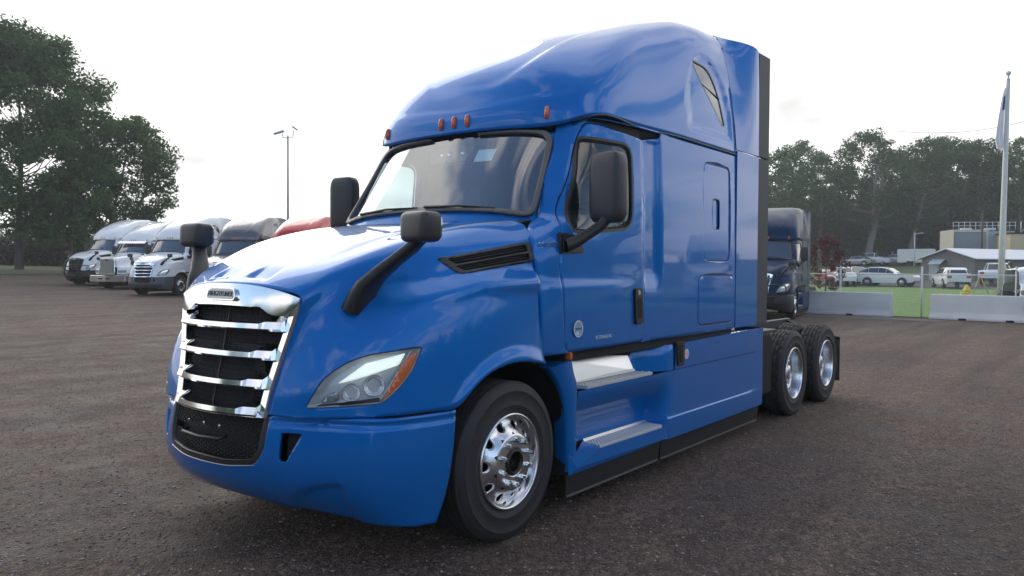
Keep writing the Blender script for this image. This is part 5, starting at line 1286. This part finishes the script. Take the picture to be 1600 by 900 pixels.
# unseen wood beside and behind the camera, added for dark low reflections
for k, (ox, oy, dx, dy, ln_) in enumerate([(-60, -70, 1, 0, 190), (-75, -60, 0, 1, 120)]):
    mass('unseen_wood', Vector((ox, oy, 0)), Vector((dx, dy, 0)), Vector((-dy, dx, 0)) * -1, 0, ln_, 12, 7, 13, 2.6, 'leaf_deep', .8, 3.6, 30 + k)
mass('rear_thicket', Vector((125, 42, 0)), Vector((-.72, .69, 0)), Vector((.69, .72, 0)), 0, 45, 12, 5, 10, 1.6, 'leaf_deep', .32, 12, 44)
# small red-leaved tree by the black truck
p = depth_pt(1290, 43); T_ = tree('red_leaf_tree', 'small dark red leaved tree on the lawn right of the black truck', p[0], p[1], 3.5, 2.2, .75, 41, leaf='leaf_red', size=.06, per=1100, r0=.05, nl=34, squash=.9)

# ---- barriers
def barrier(a, b, lab):
    P0 = B0 + BD * a; L_ = b - a; ang = math.atan2(BD.y, BD.x)
    T = thing('concrete_barrier', lab, 'barrier', (P0.x, P0.y, 0), ang)
    prof = [(0, -.30, 0), (0, -.30, .08), (0, -.17, .26), (0, -.11, .88), (0, -.09, .90), (0, .09, .90), (0, .11, .88), (0, .17, .26), (0, .30, .08), (0, .30, 0)]
    MB().prism(prof, (0, 0, 0), (L_, 0, 0)).obj('barrier_body', 'concrete', T, False, .012, 1)
    for q in (.3, .7): MB().box(L_ * q - .12, L_ * q + .12, -.31, -.20, .0, .07).obj('lift_slot', 'matte_black', T)
L1 = (B1 - B0).length; ua = lambda u, d: (Vector((*depth_pt(u, d), 0)) - B0).dot(BD)
b1e = ua(1397, 30.1); b2s = ua(1459, 29.1)
barrier(-1.6, b1e, 'pale grey concrete barrier on the left of the gap, beside the black truck'); barrier(b2s, L1 + 1.2, 'pale grey concrete barrier on the right of the gap, in front of the flagpole'); barrier(-5.2, -1.65, 'pale grey concrete barrier hidden mostly behind the black truck')
# ---- chain link fence
FT = thing('chain_link_fence', 'chain link fence with grey steel posts and top rail along the lawn', 'fence', (B0.x + BN.x * .45, B0.y + BN.y * .45, 0), math.atan2(BD.y, BD.x))
pk = ua(1438, 29.5); sp = 3.05; xs_ = [pk + i * sp for i in range(-3, 5)]
for x_ in xs_:
    po = MB().tube([(x_, 0, 0), (x_, 0, 1.86)], .035, 8).obj('post', 'galvanised', FT, True); MB().lathe([(.045, 0), (.04, .05), (0, .07)], 8, (x_, 0, 1.84), 'z').obj('cap', 'galvanised', po, True)
MB().tube([(xs_[0], 0, 1.60), (xs_[-1], 0, 1.60)], .024, 6).obj('top_rail', 'galvanised', FT, True)
q = MB(); x_ = xs_[0]
while x_ < xs_[-1] - 1.6:
    for dx in (1.6, -1.6):
        xa = x_ if dx > 0 else x_ + 1.6; q.add([(xa, 0, .03), (xa + .004, 0, .03), (xa + dx + .004, 0, 1.6), (xa + dx, 0, 1.6)], [(0, 1, 2, 3)])
    x_ += .085
tag(q.obj('wire_mesh', 'galvanised', FT), kind='stuff')

# ---- flagpole, hydrant, lamp posts, utility poles
p = depth_pt(1563, 31.0); T_ = thing('flagpole', 'tall pale metal flagpole with ball finial behind the right concrete barrier', 'flagpole', (p[0], p[1], 0)); T_.rotation_euler = Matrix.Rotation(R(.9), 3, f_).to_euler()
MB().tube([(0, 0, 0), (0, 0, 3), (0, 0, 9.2)], [.125, .115, .07], 14).obj('pole', 'cream_pole', T_, True); MB().lathe([(0, -.10), (.08, -.06), (.10, 0), (.08, .06), (0, .10)], 14, (0, 0, 9.42), 'z').obj('finial', 'galvanised', T_, True); MB().tube([(0, 0, 9.15), (0, 0, 9.35)], .04, 8).obj('truck_cap', 'galvanised', T_, True)
mat('flag_white', (.88, .86, .88), .85, vary=.06); mat('flag_blue', (.07, .06, .26), .85)
V = []; Fm = []; MI = []; nu_, nv_ = 14, 22
dl = Vector((-r_.x, -r_.y, 0))
for i in range(nu_ + 1):
    for j in range(nv_ + 1):
        u = i / nu_; v = j / nv_; wdt = .06 + .34 * v ** .8 if v < .85 else .37 - .6 * (v - .85)
        s_ = u * wdt; fold = .055 * math.sin(u * 15 + v * 2) * (.4 + v); pz = 8.9 - 2.4 * v - .12 * u * (1 - v)
        V.append((dl.x * (s_ + .08) + f_.x * fold, dl.y * (s_ + .08) + f_.y * fold, pz))
for i in range(nu_):
    for j in range(nv_): Fm.append((i * (nv_ + 1) + j, (i + 1) * (nv_ + 1) + j, (i + 1) * (nv_ + 1) + j + 1, i * (nv_ + 1) + j + 1)); MI.append(1 if .10 < j / nv_ < .34 and i < 9 else 0)
FL = pd('flag', V, Fm, ['flag_white', 'flag_blue'], None, True, MI); FL.location = (p[0], p[1], 0); FL.rotation_euler = T_.rotation_euler; tag(FL, 'limp white flag with a blue corner hanging from the flagpole', 'flag')
mat('hydrant_yellow', (.75, .52, .02), .45); p = depth_pt(1511, 39.5)
T_ = thing('fire_hydrant', 'yellow fire hydrant on the lawn behind the right concrete barrier', 'hydrant', (p[0], p[1], float(gz(*p)) + .12), R(-60)); T_.scale = (1.15, 1.15, 1.12)
MB().lathe([(0, 0), (.17, 0), (.17, .06), (.12, .07), (.115, .50), (.15, .52), (.15, .57), (.125, .60), (.10, .70), (.05, .76), (.035, .80), (0, .80)], 16, axis='z').obj('body', 'hydrant_yellow', T_, 40)
for a in ((0, 1), (0, -1)): MB().tube([(0, 0, .42), (0, a[1] * .22, .42)], .055, 10).obj('side_outlet', 'hydrant_yellow', T_, 40)
MB().tube([(0, 0, .38), (-.24, 0, .38)], .075, 12).obj('front_outlet', 'hydrant_yellow', T_, 40)
p = depth_pt(450, 66); z0 = float(gz(*p)); T_ = thing('light_pole', 'tall grey yard light pole with two floodlights above the grey and red trucks', 'light pole', (p[0], p[1], z0))
MB().tube([(0, 0, 0), (0, 0, 11.9)], [.13, .075], 10).obj('pole', 'pole_grey', T_, True); lat = Vector((r_.x, r_.y, 0))
MB().tube([Vector((0, 0, 11.75)) - lat * .45 + Vector((0, 0, .35)), Vector((0, 0, 11.75)) - lat * .42, Vector((0, 0, 11.72)), Vector((0, 0, 11.75)) + lat * .42, Vector((0, 0, 12.35)) + lat * .46], .03, 6).obj('cross_arm', 'pole_grey', T_, True)
for s, tl in ((-1, -.3), (1, .6)):
    c = Vector((0, 0, 12.25 if s < 0 else 12.6)) + lat * (s * .46)
    a1 = (lat * math.cos(tl) * 1 + Vector((0, 0, math.sin(-tl) if s < 0 else -math.sin(tl) * 1))).normalized(); bk = lat.cross(Vector((0, 0, 1))); up = a1.cross(bk).normalized()
    L_ = .85 if s < 0 else .45; c2 = c + a1 * (s * L_ * .35); MB().prism([c2 + a1 * L_ / 2 + bk * .17, c2 - a1 * L_ / 2 + bk * .17, c2 - a1 * L_ / 2 - bk * .17, c2 + a1 * L_ / 2 - bk * .17], up * -.06, up * .06).obj('floodlight', 'pole_grey', T_, False, .02, 1)
def upole(u, d, h, lab, arm, m='pole_grey', r=.11):
    p = depth_pt(u, d); z = float(gz(*p)); T = thing('utility_pole', lab, 'pole', (p[0], p[1], z)); MB().tube([(0, 0, 0), (0, 0, h)], [r, r * .7], 8).obj('pole', m, T, True)
    MB().tube([Vector((0, 0, h - .2)), Vector((0, 0, h - .05)) + lat * arm], .05, 6).obj('arm', m, T, True); MB().box(-.1, .1, -.1, .1, 0, .1).obj('lamp_head', m, T).location = Vector((0, 0, h - .12)) + lat * arm
mat('wood_pole', (.07, .062, .055), .9)
upole(1428, 105, 4.6, 'thin pale lamp pole in front of the white box trailer', 1.0, 'galvanised', .09); upole(1533, 84, 6.6, 'dark lamp pole standing in front of the cooling unit', .9, 'wood_pole', .12)
for (u0, v0, d0, u1, v1, d1, lab) in [(1180, 315, 100, 1620, 262, 75, 'lower overhead cable crossing in front of the hillside trees'), (1400, 207, 95, 1620, 183, 80, 'upper overhead cable crossing the sky above the hillside trees')]:
    pts = []
    for t in np.linspace(0, 1, 12):
        d = d0 + (d1 - d0) * t; u = u0 + (u1 - u0) * t; v = v0 + (v1 - v0) * t; pp = depth_pt(u, d); pts.append((pp[0], pp[1], CAM.z + (423 - v) * d / 1241 - .8 * 4 * t * (1 - t)))
    tag(MB().tube(pts, .02, 4).obj('overhead_cable', 'matte_black', None, True), lab, 'cable', 'overhead cables')

# ---- buildings on the right
mat('grey_block', (.17, .165, .165), .85, bump=.2, bscale=4, vary=.12); mat('white_roof', (.74, .76, .80), .5); mat('tan_wall', (.58, .48, .30), .8, vary=.08); mat('unit_grey', (.33, .38, .42), .5, vary=.15); mat('unit_cream', (.55, .52, .44), .6); mat('awning', (.30, .40, .45), .5)
p = depth_pt(1480, 74); T_ = thing('storage_building', 'low grey block building with a white gabled roof behind the lawn', 'building', (p[0], p[1], float(gz(*p))), R(-28))
gable(T_, 5.4, 17, 2.0, 2.85, 'grey_block', 'white_roof', over=.35)
MB().box(-.04, 0, .9, 1.9, 0, 1.9).obj('door', 'unit_grey', T_)
MB().prism([(-.05, .2, 1.95), (-.05, 1.5, 1.95), (-.75, 1.5, 1.5), (-.75, .2, 1.5)], (0, 0, 0), (0, 0, .05)).obj('awning', 'awning', T_)
for yy in (-1.9, -1.5): MB().box(-.05, .01, yy, yy + .25, 1.0, 1.2).obj('notice', 'white_metal', T_)
p = depth_pt(1488, 92); T_ = thing('cooling_unit', 'large grey industrial cooling unit with louvred side and roof railing above the white roof', 'cooling unit', (p[0], p[1], CAM.z + (423 - 399.5) * 92 / 1241), R(-62))
Wd, Dp, Hh = 3.75, 4.2, 3.0   # local x along the louvred face (to the right), y away
MB().box(0, Wd, 0, Dp, 0, Hh).obj('casing', 'unit_cream', T_, False, .03, 1)
MB().box(Wd + .02, Wd + 2.9, .3, Dp, .1, Hh - .15).obj('side_casing', 'unit_grey', T_, False, .03, 1)
for i in range(16): MB().box(.15, Wd - .25, -.09, -.01, .68 + i * .125, .76 + i * .125).obj('louvre', 'unit_grey', T_)
MB().box(.12, Wd - .22, -.012, -.004, .62, 2.7).obj('louvre_back', 'matte_black', T_)
for i in range(12): MB().tube([(i * .6, .05, Hh - .1), (i * .6, .05, Hh + .85)], .035, 5).obj('railing_post', 'galvanised', T_, True)
for zz in (.45, .85): MB().tube([(0, .05, Hh + zz), (6.7, .05, Hh + zz)], .03, 5).obj('rail', 'galvanised', T_, True)
for xx in (2.0, 4.6): MB().lathe([(.6, 0), (.62, .25), (0, .26)], 20, (xx, 1.8, Hh), 'z').obj('fan_cowl', 'galvanised', T_, 40)
MB().box(0, 6.6, .2, 4.0, -3.5, -.01).obj('support_wall', 'grey_block', T_)
p = depth_pt(1577, 88); T_ = thing('tan_building', 'tan block building with flat roof at the right edge', 'building', (p[0], p[1], float(gz(*p))), R(-62))
MB().box(0, 14, 0, 8, 0, 4.2).obj('wall', 'tan_wall', T_); MB().box(-.1, 14.1, -.1, 8.1, 4.2, 4.35).obj('roof', 'matte_black', T_)
for i in range(5):
    MB().tube([(1.5 + i * .9, 1, 4.3), (1.5 + i * .9, 1, 5.6)], .05, 5).obj('rooftop_strut', 'galvanised', T_, True); MB().tube([(1.5 + i * .9, 1, 4.4), (2.4 + i * .9, 1, 5.5)], .04, 5).obj('rooftop_brace', 'galvanised', T_, True)
mat('yellow_wood', (.55, .42, .18), .8)
for (u, v, lab) in ((1520, 1532, 'left one of three yellow timber stakes on the lawn, leaning right'), (1545, 1530, 'middle one of three yellow timber stakes on the lawn, leaning left'), (1556, 1566, 'right one of three yellow timber stakes, beside the flagpole')):
    p = depth_pt(u, 52); q_ = depth_pt(v, 52); z = float(gz(*p)); tag(MB().tube([(p[0], p[1], z), (q_[0], q_[1], z + 1.3)], .035, 5).obj('timber_stake', 'yellow_wood', None, True), lab, 'stake', 'timber stakes leaning by the flagpole')
# ---- parked cars
paint('car_white', (.78, .79, .80), wet=False); paint('car_blue', (.02, .04, .09), .3, wet=False); paint('car_red', (.30, .02, .03), .1, wet=False); paint('car_silver', (.42, .43, .44), .6, wet=False)
mat('tail_red', (.45, .02, .02), .3)
def car(lab, u, d, ang, color, kind='suv', z=None):
    p = depth_pt(u, d); T = thing('parked_car' if kind != 'pickup' else 'pickup_truck', lab, 'car' if kind != 'pickup' else 'pickup', (p[0], p[1], (float(gz(*p)) if z is None else z) + .03), ang)
    # side outline stations: x, lower edge, belt height, roof height, half width
    S = {'suv': [(-2.25, .45, .78, .78, .72), (-2.15, .35, .92, .93, .84), (-1.6, .30, 1.00, 1.02, .90), (-1.0, .28, 1.04, 1.06, .91), (-.75, .28, 1.05, 1.12, .91), (-.1, .28, 1.06, 1.53, .91), (.5, .28, 1.07, 1.60, .91), (1.3, .28, 1.09, 1.57, .91), (1.85, .30, 1.10, 1.42, .90), (2.18, .38, 1.08, 1.12, .86), (2.25, .5, .9, .92, .80)],
         'sedan': [(-2.3, .45, .66, .66, .72), (-2.2, .35, .76, .77, .84), (-1.4, .28, .88, .90, .90), (-.9, .28, .92, .96, .90), (-.1, .28, .94, 1.38, .90), (.7, .28, .95, 1.42, .90), (1.3, .28, .97, 1.25, .90), (1.75, .30, .98, 1.02, .89), (2.2, .38, .92, .94, .84), (2.3, .5, .8, .81, .78)],
         'pickup': [(-2.7, .5, .95, .95, .8), (-2.6, .42, 1.05, 1.06, .92), (-1.7, .40, 1.12, 1.14, .98), (-1.2, .40, 1.15, 1.22, .98), (-.6, .40, 1.17, 1.78, .98), (.4, .40, 1.18, 1.82, .98), (.75, .40, 1.18, 1.75, .98), (.8, .40, 1.18, 1.20, .98), (2.6, .42, 1.18, 1.20, .98), (2.75, .55, 1.0, 1.02, .94)]}[kind]
    V = []
    for (x, z0, zb, zr, w) in S:
        rw = w * (.78 if zr - zb > .1 else .93); row = [(w * .95, z0), (w, (z0 + zb) / 2), (w * .985, zb), (rw, zr - .03), (rw * .8, zr)]
        V += [(x, -a, b) for a, b in row] + [(x, a, b) for a, b in row[::-1]]
    n = len(S); F = []; G_ = []
    for i in range(n - 1):
        for k in range(9):
            f4 = (i * 10 + k, i * 10 + k + 1, (i + 1) * 10 + k + 1, (i + 1) * 10 + k); cab = S[i][3] - S[i][2] > .1 or S[i + 1][3] - S[i + 1][2] > .1
            both = S[i][3] - S[i][2] > .1 and S[i + 1][3] - S[i + 1][2] > .1
            if (k in (2, 6) and cab) or (k in (3, 4, 5) and cab and not both): G_.append(f4)
            F.append(f4)
    F += [tuple(range(10)), tuple((n - 1) * 10 + k for k in range(10))[::-1]]
    pd('body', V, F, color, T, 35)
    GV = []; GF = []
    for f4 in G_:
        c = sum((Vector(V[i]) for i in f4), Vector()) / 4; nn = (Vector(V[f4[1]]) - Vector(V[f4[0]])).cross(Vector(V[f4[3]]) - Vector(V[f4[0]])).normalized(); nn = nn if nn.dot(c - Vector((0, 0, .9))) > 0 else -nn
        b = len(GV); GV += [c + Vector(((V[i][0] - c.x) * (.97 if abs(nn.x) < .5 else .8), (V[i][1] - c.y) * (.9 if abs(nn.x) > .5 else .86), (V[i][2] - c.z) * .82)) + nn * .012 for i in f4]; GF.append((b, b + 1, b + 2, b + 3))
    pd('windows', GV, GF, 'dark_glass', T, False)['kind'] = 'stuff'
    wb = 1.38 if kind != 'pickup' else 1.7
    for x in (-wb, wb):
        for s in (-1, 1):
            MB().lathe([(0, -.11), (.20, -.115), (.22, -.10), (.33, -.10), (.35, -.06), (.35, .10), (0, .10)], 20, (x, s * .84 * 1, .33), 'y').obj('wheel', 'tyre_rubber', T, 40); MB().lathe([(0, -.01), (.19, -.005), (.20, .01), (0, .012)], 14, (x, s * .955, .33)).obj('hubcap', 'car_silver', T, True)
            MB().lathe([(0, -.004), (.40, -.004), (.40, .004), (0, .004)], 20, (x, s * .915, .36)).obj('wheel_arch', 'matte_black', T)
    for s in (-1, 1):
        MB().box(S[-1][0] - .10, S[-1][0] + .02, min(s * .5, s * .8), max(s * .5, s * .8), S[-1][2] - .12, S[-1][2] + .05).obj('tail_lamp', 'tail_red', T); MB().box(S[0][0] - .02, S[0][0] + .10, min(s * .42, s * .72), max(s * .42, s * .72), S[0][2] - .10, S[0][2] + .01).obj('headlamp', 'label_white', T)
    return T
mat('dark_glass', (.03, .045, .055), .06, coat=1.0)
AL = math.atan2(BD.y, BD.x)   # direction to the right along the fence
car('white crossover parked side on beyond the lawn, left of the grey building', 1388, 66, AL + math.pi, 'car_white')
car('dark blue car parked behind the white crossover', 1338, 70, AL + math.pi * .82, 'car_blue')
car('red car parked at the left end of the cars beyond the lawn', 1301, 68, AL + math.pi * .7, 'car_red', 'sedan'); car('white car parked between the red and the dark blue car', 1318, 67, AL + math.pi * .65, 'car_white', 'suv')
car('white hatchback seen from the rear corner in front of the grey building', 1485, 62, R(203), 'car_white', 'suv'); car('white pickup parked near the flagpole in front of the grey building', 1560, 66, R(175), 'car_white', 'pickup')
car('silver car parked on the hillside beside the white box trailer', 1396, 112, AL, 'car_silver', 'suv'); car('pale saloon parked on the hillside below the forked pale trunk', 1338, 112, AL, 'car_silver', 'sedan'); car('white pickup parked on the hillside among the pale trunks', 1362, 113, AL + math.pi, 'car_white', 'pickup')
p = depth_pt(1405, 110); T_ = thing('box_trailer', 'white enclosed box trailer parked on the hillside below the trees', 'trailer', (p[0], p[1], float(gz(*p)) + .05), AL)
MB().box(0, 4.3, -.95, .95, .40, 2.25).obj('box', 'white_metal', T_, False, .05, 1)
for s in (-1, 1):
    for xx in (1.55, 2.1): MB().lathe([(0, -.09), (.3, -.09), (.3, .09), (0, .09)], 16, (xx, s * .98, .32)).obj('wheel', 'tyre_rubber', T_, 40)
    MB().box(1.1, 2.6, min(s * .96, s * 1.1), max(s * .96, s * 1.1), .62, .72).obj('fender', 'white_metal', T_)
MB().tube([(0, 0, .45), (-1.1, 0, .45)], .05, 6).obj('tow_tongue', 'frame_paint', T_, True)

# ================================================================ the other trucks
SKIP = {'seat', 'cab_floor', 'steering_wheel', 'engine_block', 'lug_nut', 'mesh_wires', 'honeycomb_mesh', 'grip_studs', 'fifth_wheel', 'air_hose', 'door_sticker', 'door_lettering', 'model_lettering', 'fuel_sticker', 'exhaust_stack', 'louvre', 'projector', 'bolt', 'camera_housing', 'windscreen_card', 'lettering', 'inner_fender', 'handle_joint', 'battery_box'}
def nm(o): return o.name.split('.')[0]
def dup(o, parent, swap, skip):
    c = o.copy(); C.objects.link(c); c.parent = parent
    for s in c.material_slots:
        if s.material and s.material.name in swap: m_ = M[swap[s.material.name]]; s.link = 'OBJECT'; s.material = m_
    for ch in o.children:
        if nm(ch) not in skip: dup(ch, c, swap, skip)
    return c
def place(T, u, d, phi, local_x=1.8):
    p = depth_pt(u, d); c, s = math.cos(phi), math.sin(phi); x, y = p[0] - local_x * c, p[1] - local_x * s
    T.location = (x, y, float(gz(p[0], p[1]))); T.rotation_euler = (0, 0, phi)
def truck_copy(label, u, d, deg, color, group='trucks parked in a row on the left', skip=(), extra=None, bumper=None, name=None):
    sw = {'blue_paint': color}; T = TRUCK.copy(); C.objects.link(T); T['label'] = label; T['group'] = group
    if name: T.name = name
    sw.update(extra or {})
    for ch in list(TRUCK.children):
        if nm(ch) in SKIP or nm(ch) in skip: continue
        s2 = dict(sw)
        if nm(ch) == 'bumper' and bumper: s2['blue_paint'] = bumper
        dup(ch, T, s2, SKIP)
    place(T, u, d, R(deg)); return T
mat('bumper_grey', (.09, .10, .11), .5, vary=.1); mat('grille_grey', (.30, .31, .33), .3, .6)
truck_copy('white semi truck with grey bumper, third from the left in the far row', 261, 41, 24, 'white_paint', bumper='bumper_grey')
T1 = truck_copy('white semi truck with black bull bar at the far left end of the row', 156, 49.5, 18, 'white_paint', bumper='black_plastic', extra={'chrome': 'black_plastic'})
truck_copy('dark grey semi truck with tall curved roof, between the white and red trucks', 365, 38.8, 33, 'grey_paint')
truck_copy('bright red semi truck at the right end of the row, partly behind the blue hood', 452, 37, 29, 'red_paint')
TB = truck_copy('black semi truck with tall roof standing behind the blue truck', 1192, 29.2, 11, 'navy_paint', group='none', bumper='black_plastic'); del TB['group']
def bull_bar(T):
    q = MB(); x = -.34
    for s in (-1, 1): q.tube([(-.2, s * .45, .55), (x, s * .46, .62), (x, s * .46, 1.15), (x + .16, s * .50, 1.55)], .04, 8)
    for z in (.72, .92, 1.15): q.tube([(x, -.46, z), (x, .46, z)], .03, 8)
    g = q.obj('bull_bar', 'black_plastic', T, True)
    for s in (-1, 1): MB().tube([(x, s * .46, 1.2), (x + .06, s * .72, 1.22), (x + .36, s * 1.02, 1.2), (x + .42, s * 1.04, .95), (x + .06, s * .74, .82), (x, s * .46, .8)], .028, 8).obj('lamp_guard', 'black_plastic', g, True)
bull_bar(T1); bull_bar(TB)
# the older style truck: upright ribbed radiator, square fenders, chrome bumper
def classic(label, group):
    T = TRUCK.copy(); C.objects.link(T); T['label'] = label; T['group'] = group
    sw = {'blue_paint': 'white_paint'}
    for ch in list(TRUCK.children):
        if nm(ch) in SKIP or nm(ch) in ('hood', 'headlight', 'hood_vent', 'grille', 'bumper', 'hood_liner', 'hood_mirror', 'windscreen_seal'): continue
        dup(ch, T, sw, SKIP)
    # hood and fenders
    rows = [[(-.02, 0, 1.80), (.5, 0, 1.88), (1.1, 0, 1.99), (1.62, 0, 2.09)], [(0, -.40, 1.79), (.5, -.46, 1.87), (1.1, -.58, 1.97), (1.62, -.80, 2.08)], [(.02, -.50, 1.70), (.5, -.58, 1.80), (1.1, -.74, 1.90), (1.62, -.99, 2.0)], [(.02, -.51, 1.35), (.5, -.66, 1.45), (1.1, -.86, 1.60), (1.60, -1.08, 1.72)], [(.03, -.56, 1.28), (.45, -.98, 1.33), (1.1, -1.14, 1.42), (1.6, -1.18, 1.45)], [(.03, -.60, 1.15), (.42, -1.16, 1.18), (1.1, -1.22, 1.26), (1.6, -1.21, 1.25)], [(.0, -.60, .86), (.42, -1.19, .88), (1.0, -1.24, 1.12), (1.6, -1.22, 1.12)]]
    H = rows[:0:-1] + [rows[0]] + [mirP(r) for r in rows[1:]]; D = tensor(np.array(H).transpose(1, 0, 2), 30, 61); b = gridbm(D); orient(b, outw); frombm('hood', thicken(b, .02), 'white_paint', T)
    gr = MB().prism([(-.06, -.50, .84), (-.06, .50, .84), (-.06, .50, 1.68), (-.06, .40, 1.79), (-.06, -.40, 1.79), (-.06, -.50, 1.68)], (0, 0, 0), (.10, 0, 0)).obj('grille', 'chrome', T, False, .02, 2)
    MB().prism([(-.07, -.44, .90), (-.07, .44, .90), (-.07, .44, 1.66), (-.07, .36, 1.73), (-.07, -.36, 1.73), (-.07, -.44, 1.66)], (0, 0, 0), (.008, 0, 0)).obj('radiator_core', 'matte_black', gr)
    for i in range(19):
        y = (i - 9) * .046; MB().box(-.092, -.070, y - .011, y + .011, .90, 1.70).obj('grille_slat', 'brushed_steel', gr)
    MB().prism([(-.10, -.06, 1.66), (-.10, 0, 1.60), (-.10, .06, 1.66), (-.10, .12, 1.74), (-.10, -.12, 1.74)], (0, 0, 0), (.03, 0, 0)).obj('badge', 'letter_dark', gr)
    bp = MB().prism([(-.30, -.75, .42), (-.30, .75, .42), (-.05, 1.2, .42), (.25, 1.22, .42), (.25, -1.22, .42), (-.05, -1.2, .42)], (0, 0, 0), (0, 0, .38)).obj('bumper', 'chrome', T, False, .03, 2)
    for y in (-.35, .12): MB().box(-.315, -.295, y, y + .24, .56, .64).obj('slot', 'matte_black', bp)
    for s in (-1, 1):
        MB().prism([(.02, s * .66, 1.10), (.26, s * 1.02, 1.12), (.26, s * 1.02, .96), (.02, s * .66, .94)], (-.03, 0, 0), (.03, 0, 0)).obj('headlight', 'lamp_bezel', T, False, .015, 2)
        m_ = rbox(.12, .20, .16, k=.5); m_.transform(Matrix.Translation((.55, s * 1.12, 1.78))); hm = frombm('hood_mirror', m_, 'mirror_shell', T, 60); MB().tube([(.55, s * 1.12, 1.72), (.7, s * .95, 1.45)], .03, 6).obj('mirror_arm', 'black_plastic', hm, True)
    MB().add([(2.00, -.95, 2.87), (2.00, .95, 2.87), (1.80, .93, 2.74), (1.80, -.93, 2.74), (2.02, -.95, 2.83), (2.02, .95, 2.83), (1.82, .93, 2.70), (1.82, -.93, 2.70)], [(0, 1, 2, 3), (7, 6, 5, 4), (0, 4, 5, 1), (3, 2, 6, 7), (0, 3, 7, 4), (1, 5, 6, 2)]).obj('sun_visor', 'white_paint', T)
    return T
T2 = classic('white semi truck with upright ribbed grille and chrome bumper, second in the row', 'trucks parked in a row on the left'); place(T2, 204, 46.5, R(23)); T2.scale = (1, 1, .96)
T6 = classic('white semi truck whose nose and front wheel just enter at the right edge', 'trucks parked along the right side')
for ch in list(T6.children):
    if nm(ch) in ('bumper', 'wheel_arch_liner', 'grille'):
        for k in list(ch.children): bpy.data.objects.remove(k)
        bpy.data.objects.remove(ch)
    elif nm(ch) == 'wheel' and ch.children[0].location.x < 3: ch.location.x -= .80
    elif nm(ch) == 'hood_mirror': ch.location.z += .25
place(T6, 1632, 26.5, R(-58), .47)
T6.location.x += 1.2 * math.cos(R(32)) * 0; v_ = Vector((math.cos(R(-58 - 90)), math.sin(R(-58 - 90)), 0)); T6.location -= v_ * 1.2
for i, (x, y, colr, lab) in enumerate([(33, -9.5, 'red_paint', 'red semi truck outside the frame, mirrored in the blue sleeper side'), (33.5, -14, 'white_paint', 'white semi truck outside the frame mirrored in the blue door'), (33, -18.5, 'white_paint', 'white semi truck outside the frame, farthest along its row')]):
    t = truck_copy(lab, 1600, 20, 0, colr, 'trucks parked along the right side'); t.location = (x, y, 0); t.rotation_euler = (0, 0, R(-20))

# ---- evening haze
hz = MB().box(-162, 272, -162, 262, -1.2, 27).obj('haze', 'matte_black'); hz.data.materials.clear()
hm_ = bpy.data.materials.new('haze_air'); hm_.use_nodes = True; hn = hm_.node_tree; hn.nodes.clear(); ho = hn.nodes.new('ShaderNodeOutputMaterial'); pv = hn.nodes.new('ShaderNodeVolumePrincipled')
pv.inputs['Color'].default_value = (.93, .95, 1, 1); pv.inputs['Density'].default_value = .0008; pv.inputs['Anisotropy'].default_value = .3; hn.links.new(pv.outputs[0], ho.inputs['Volume']); hz.data.materials.append(hm_); tag(hz, kind='stuff')
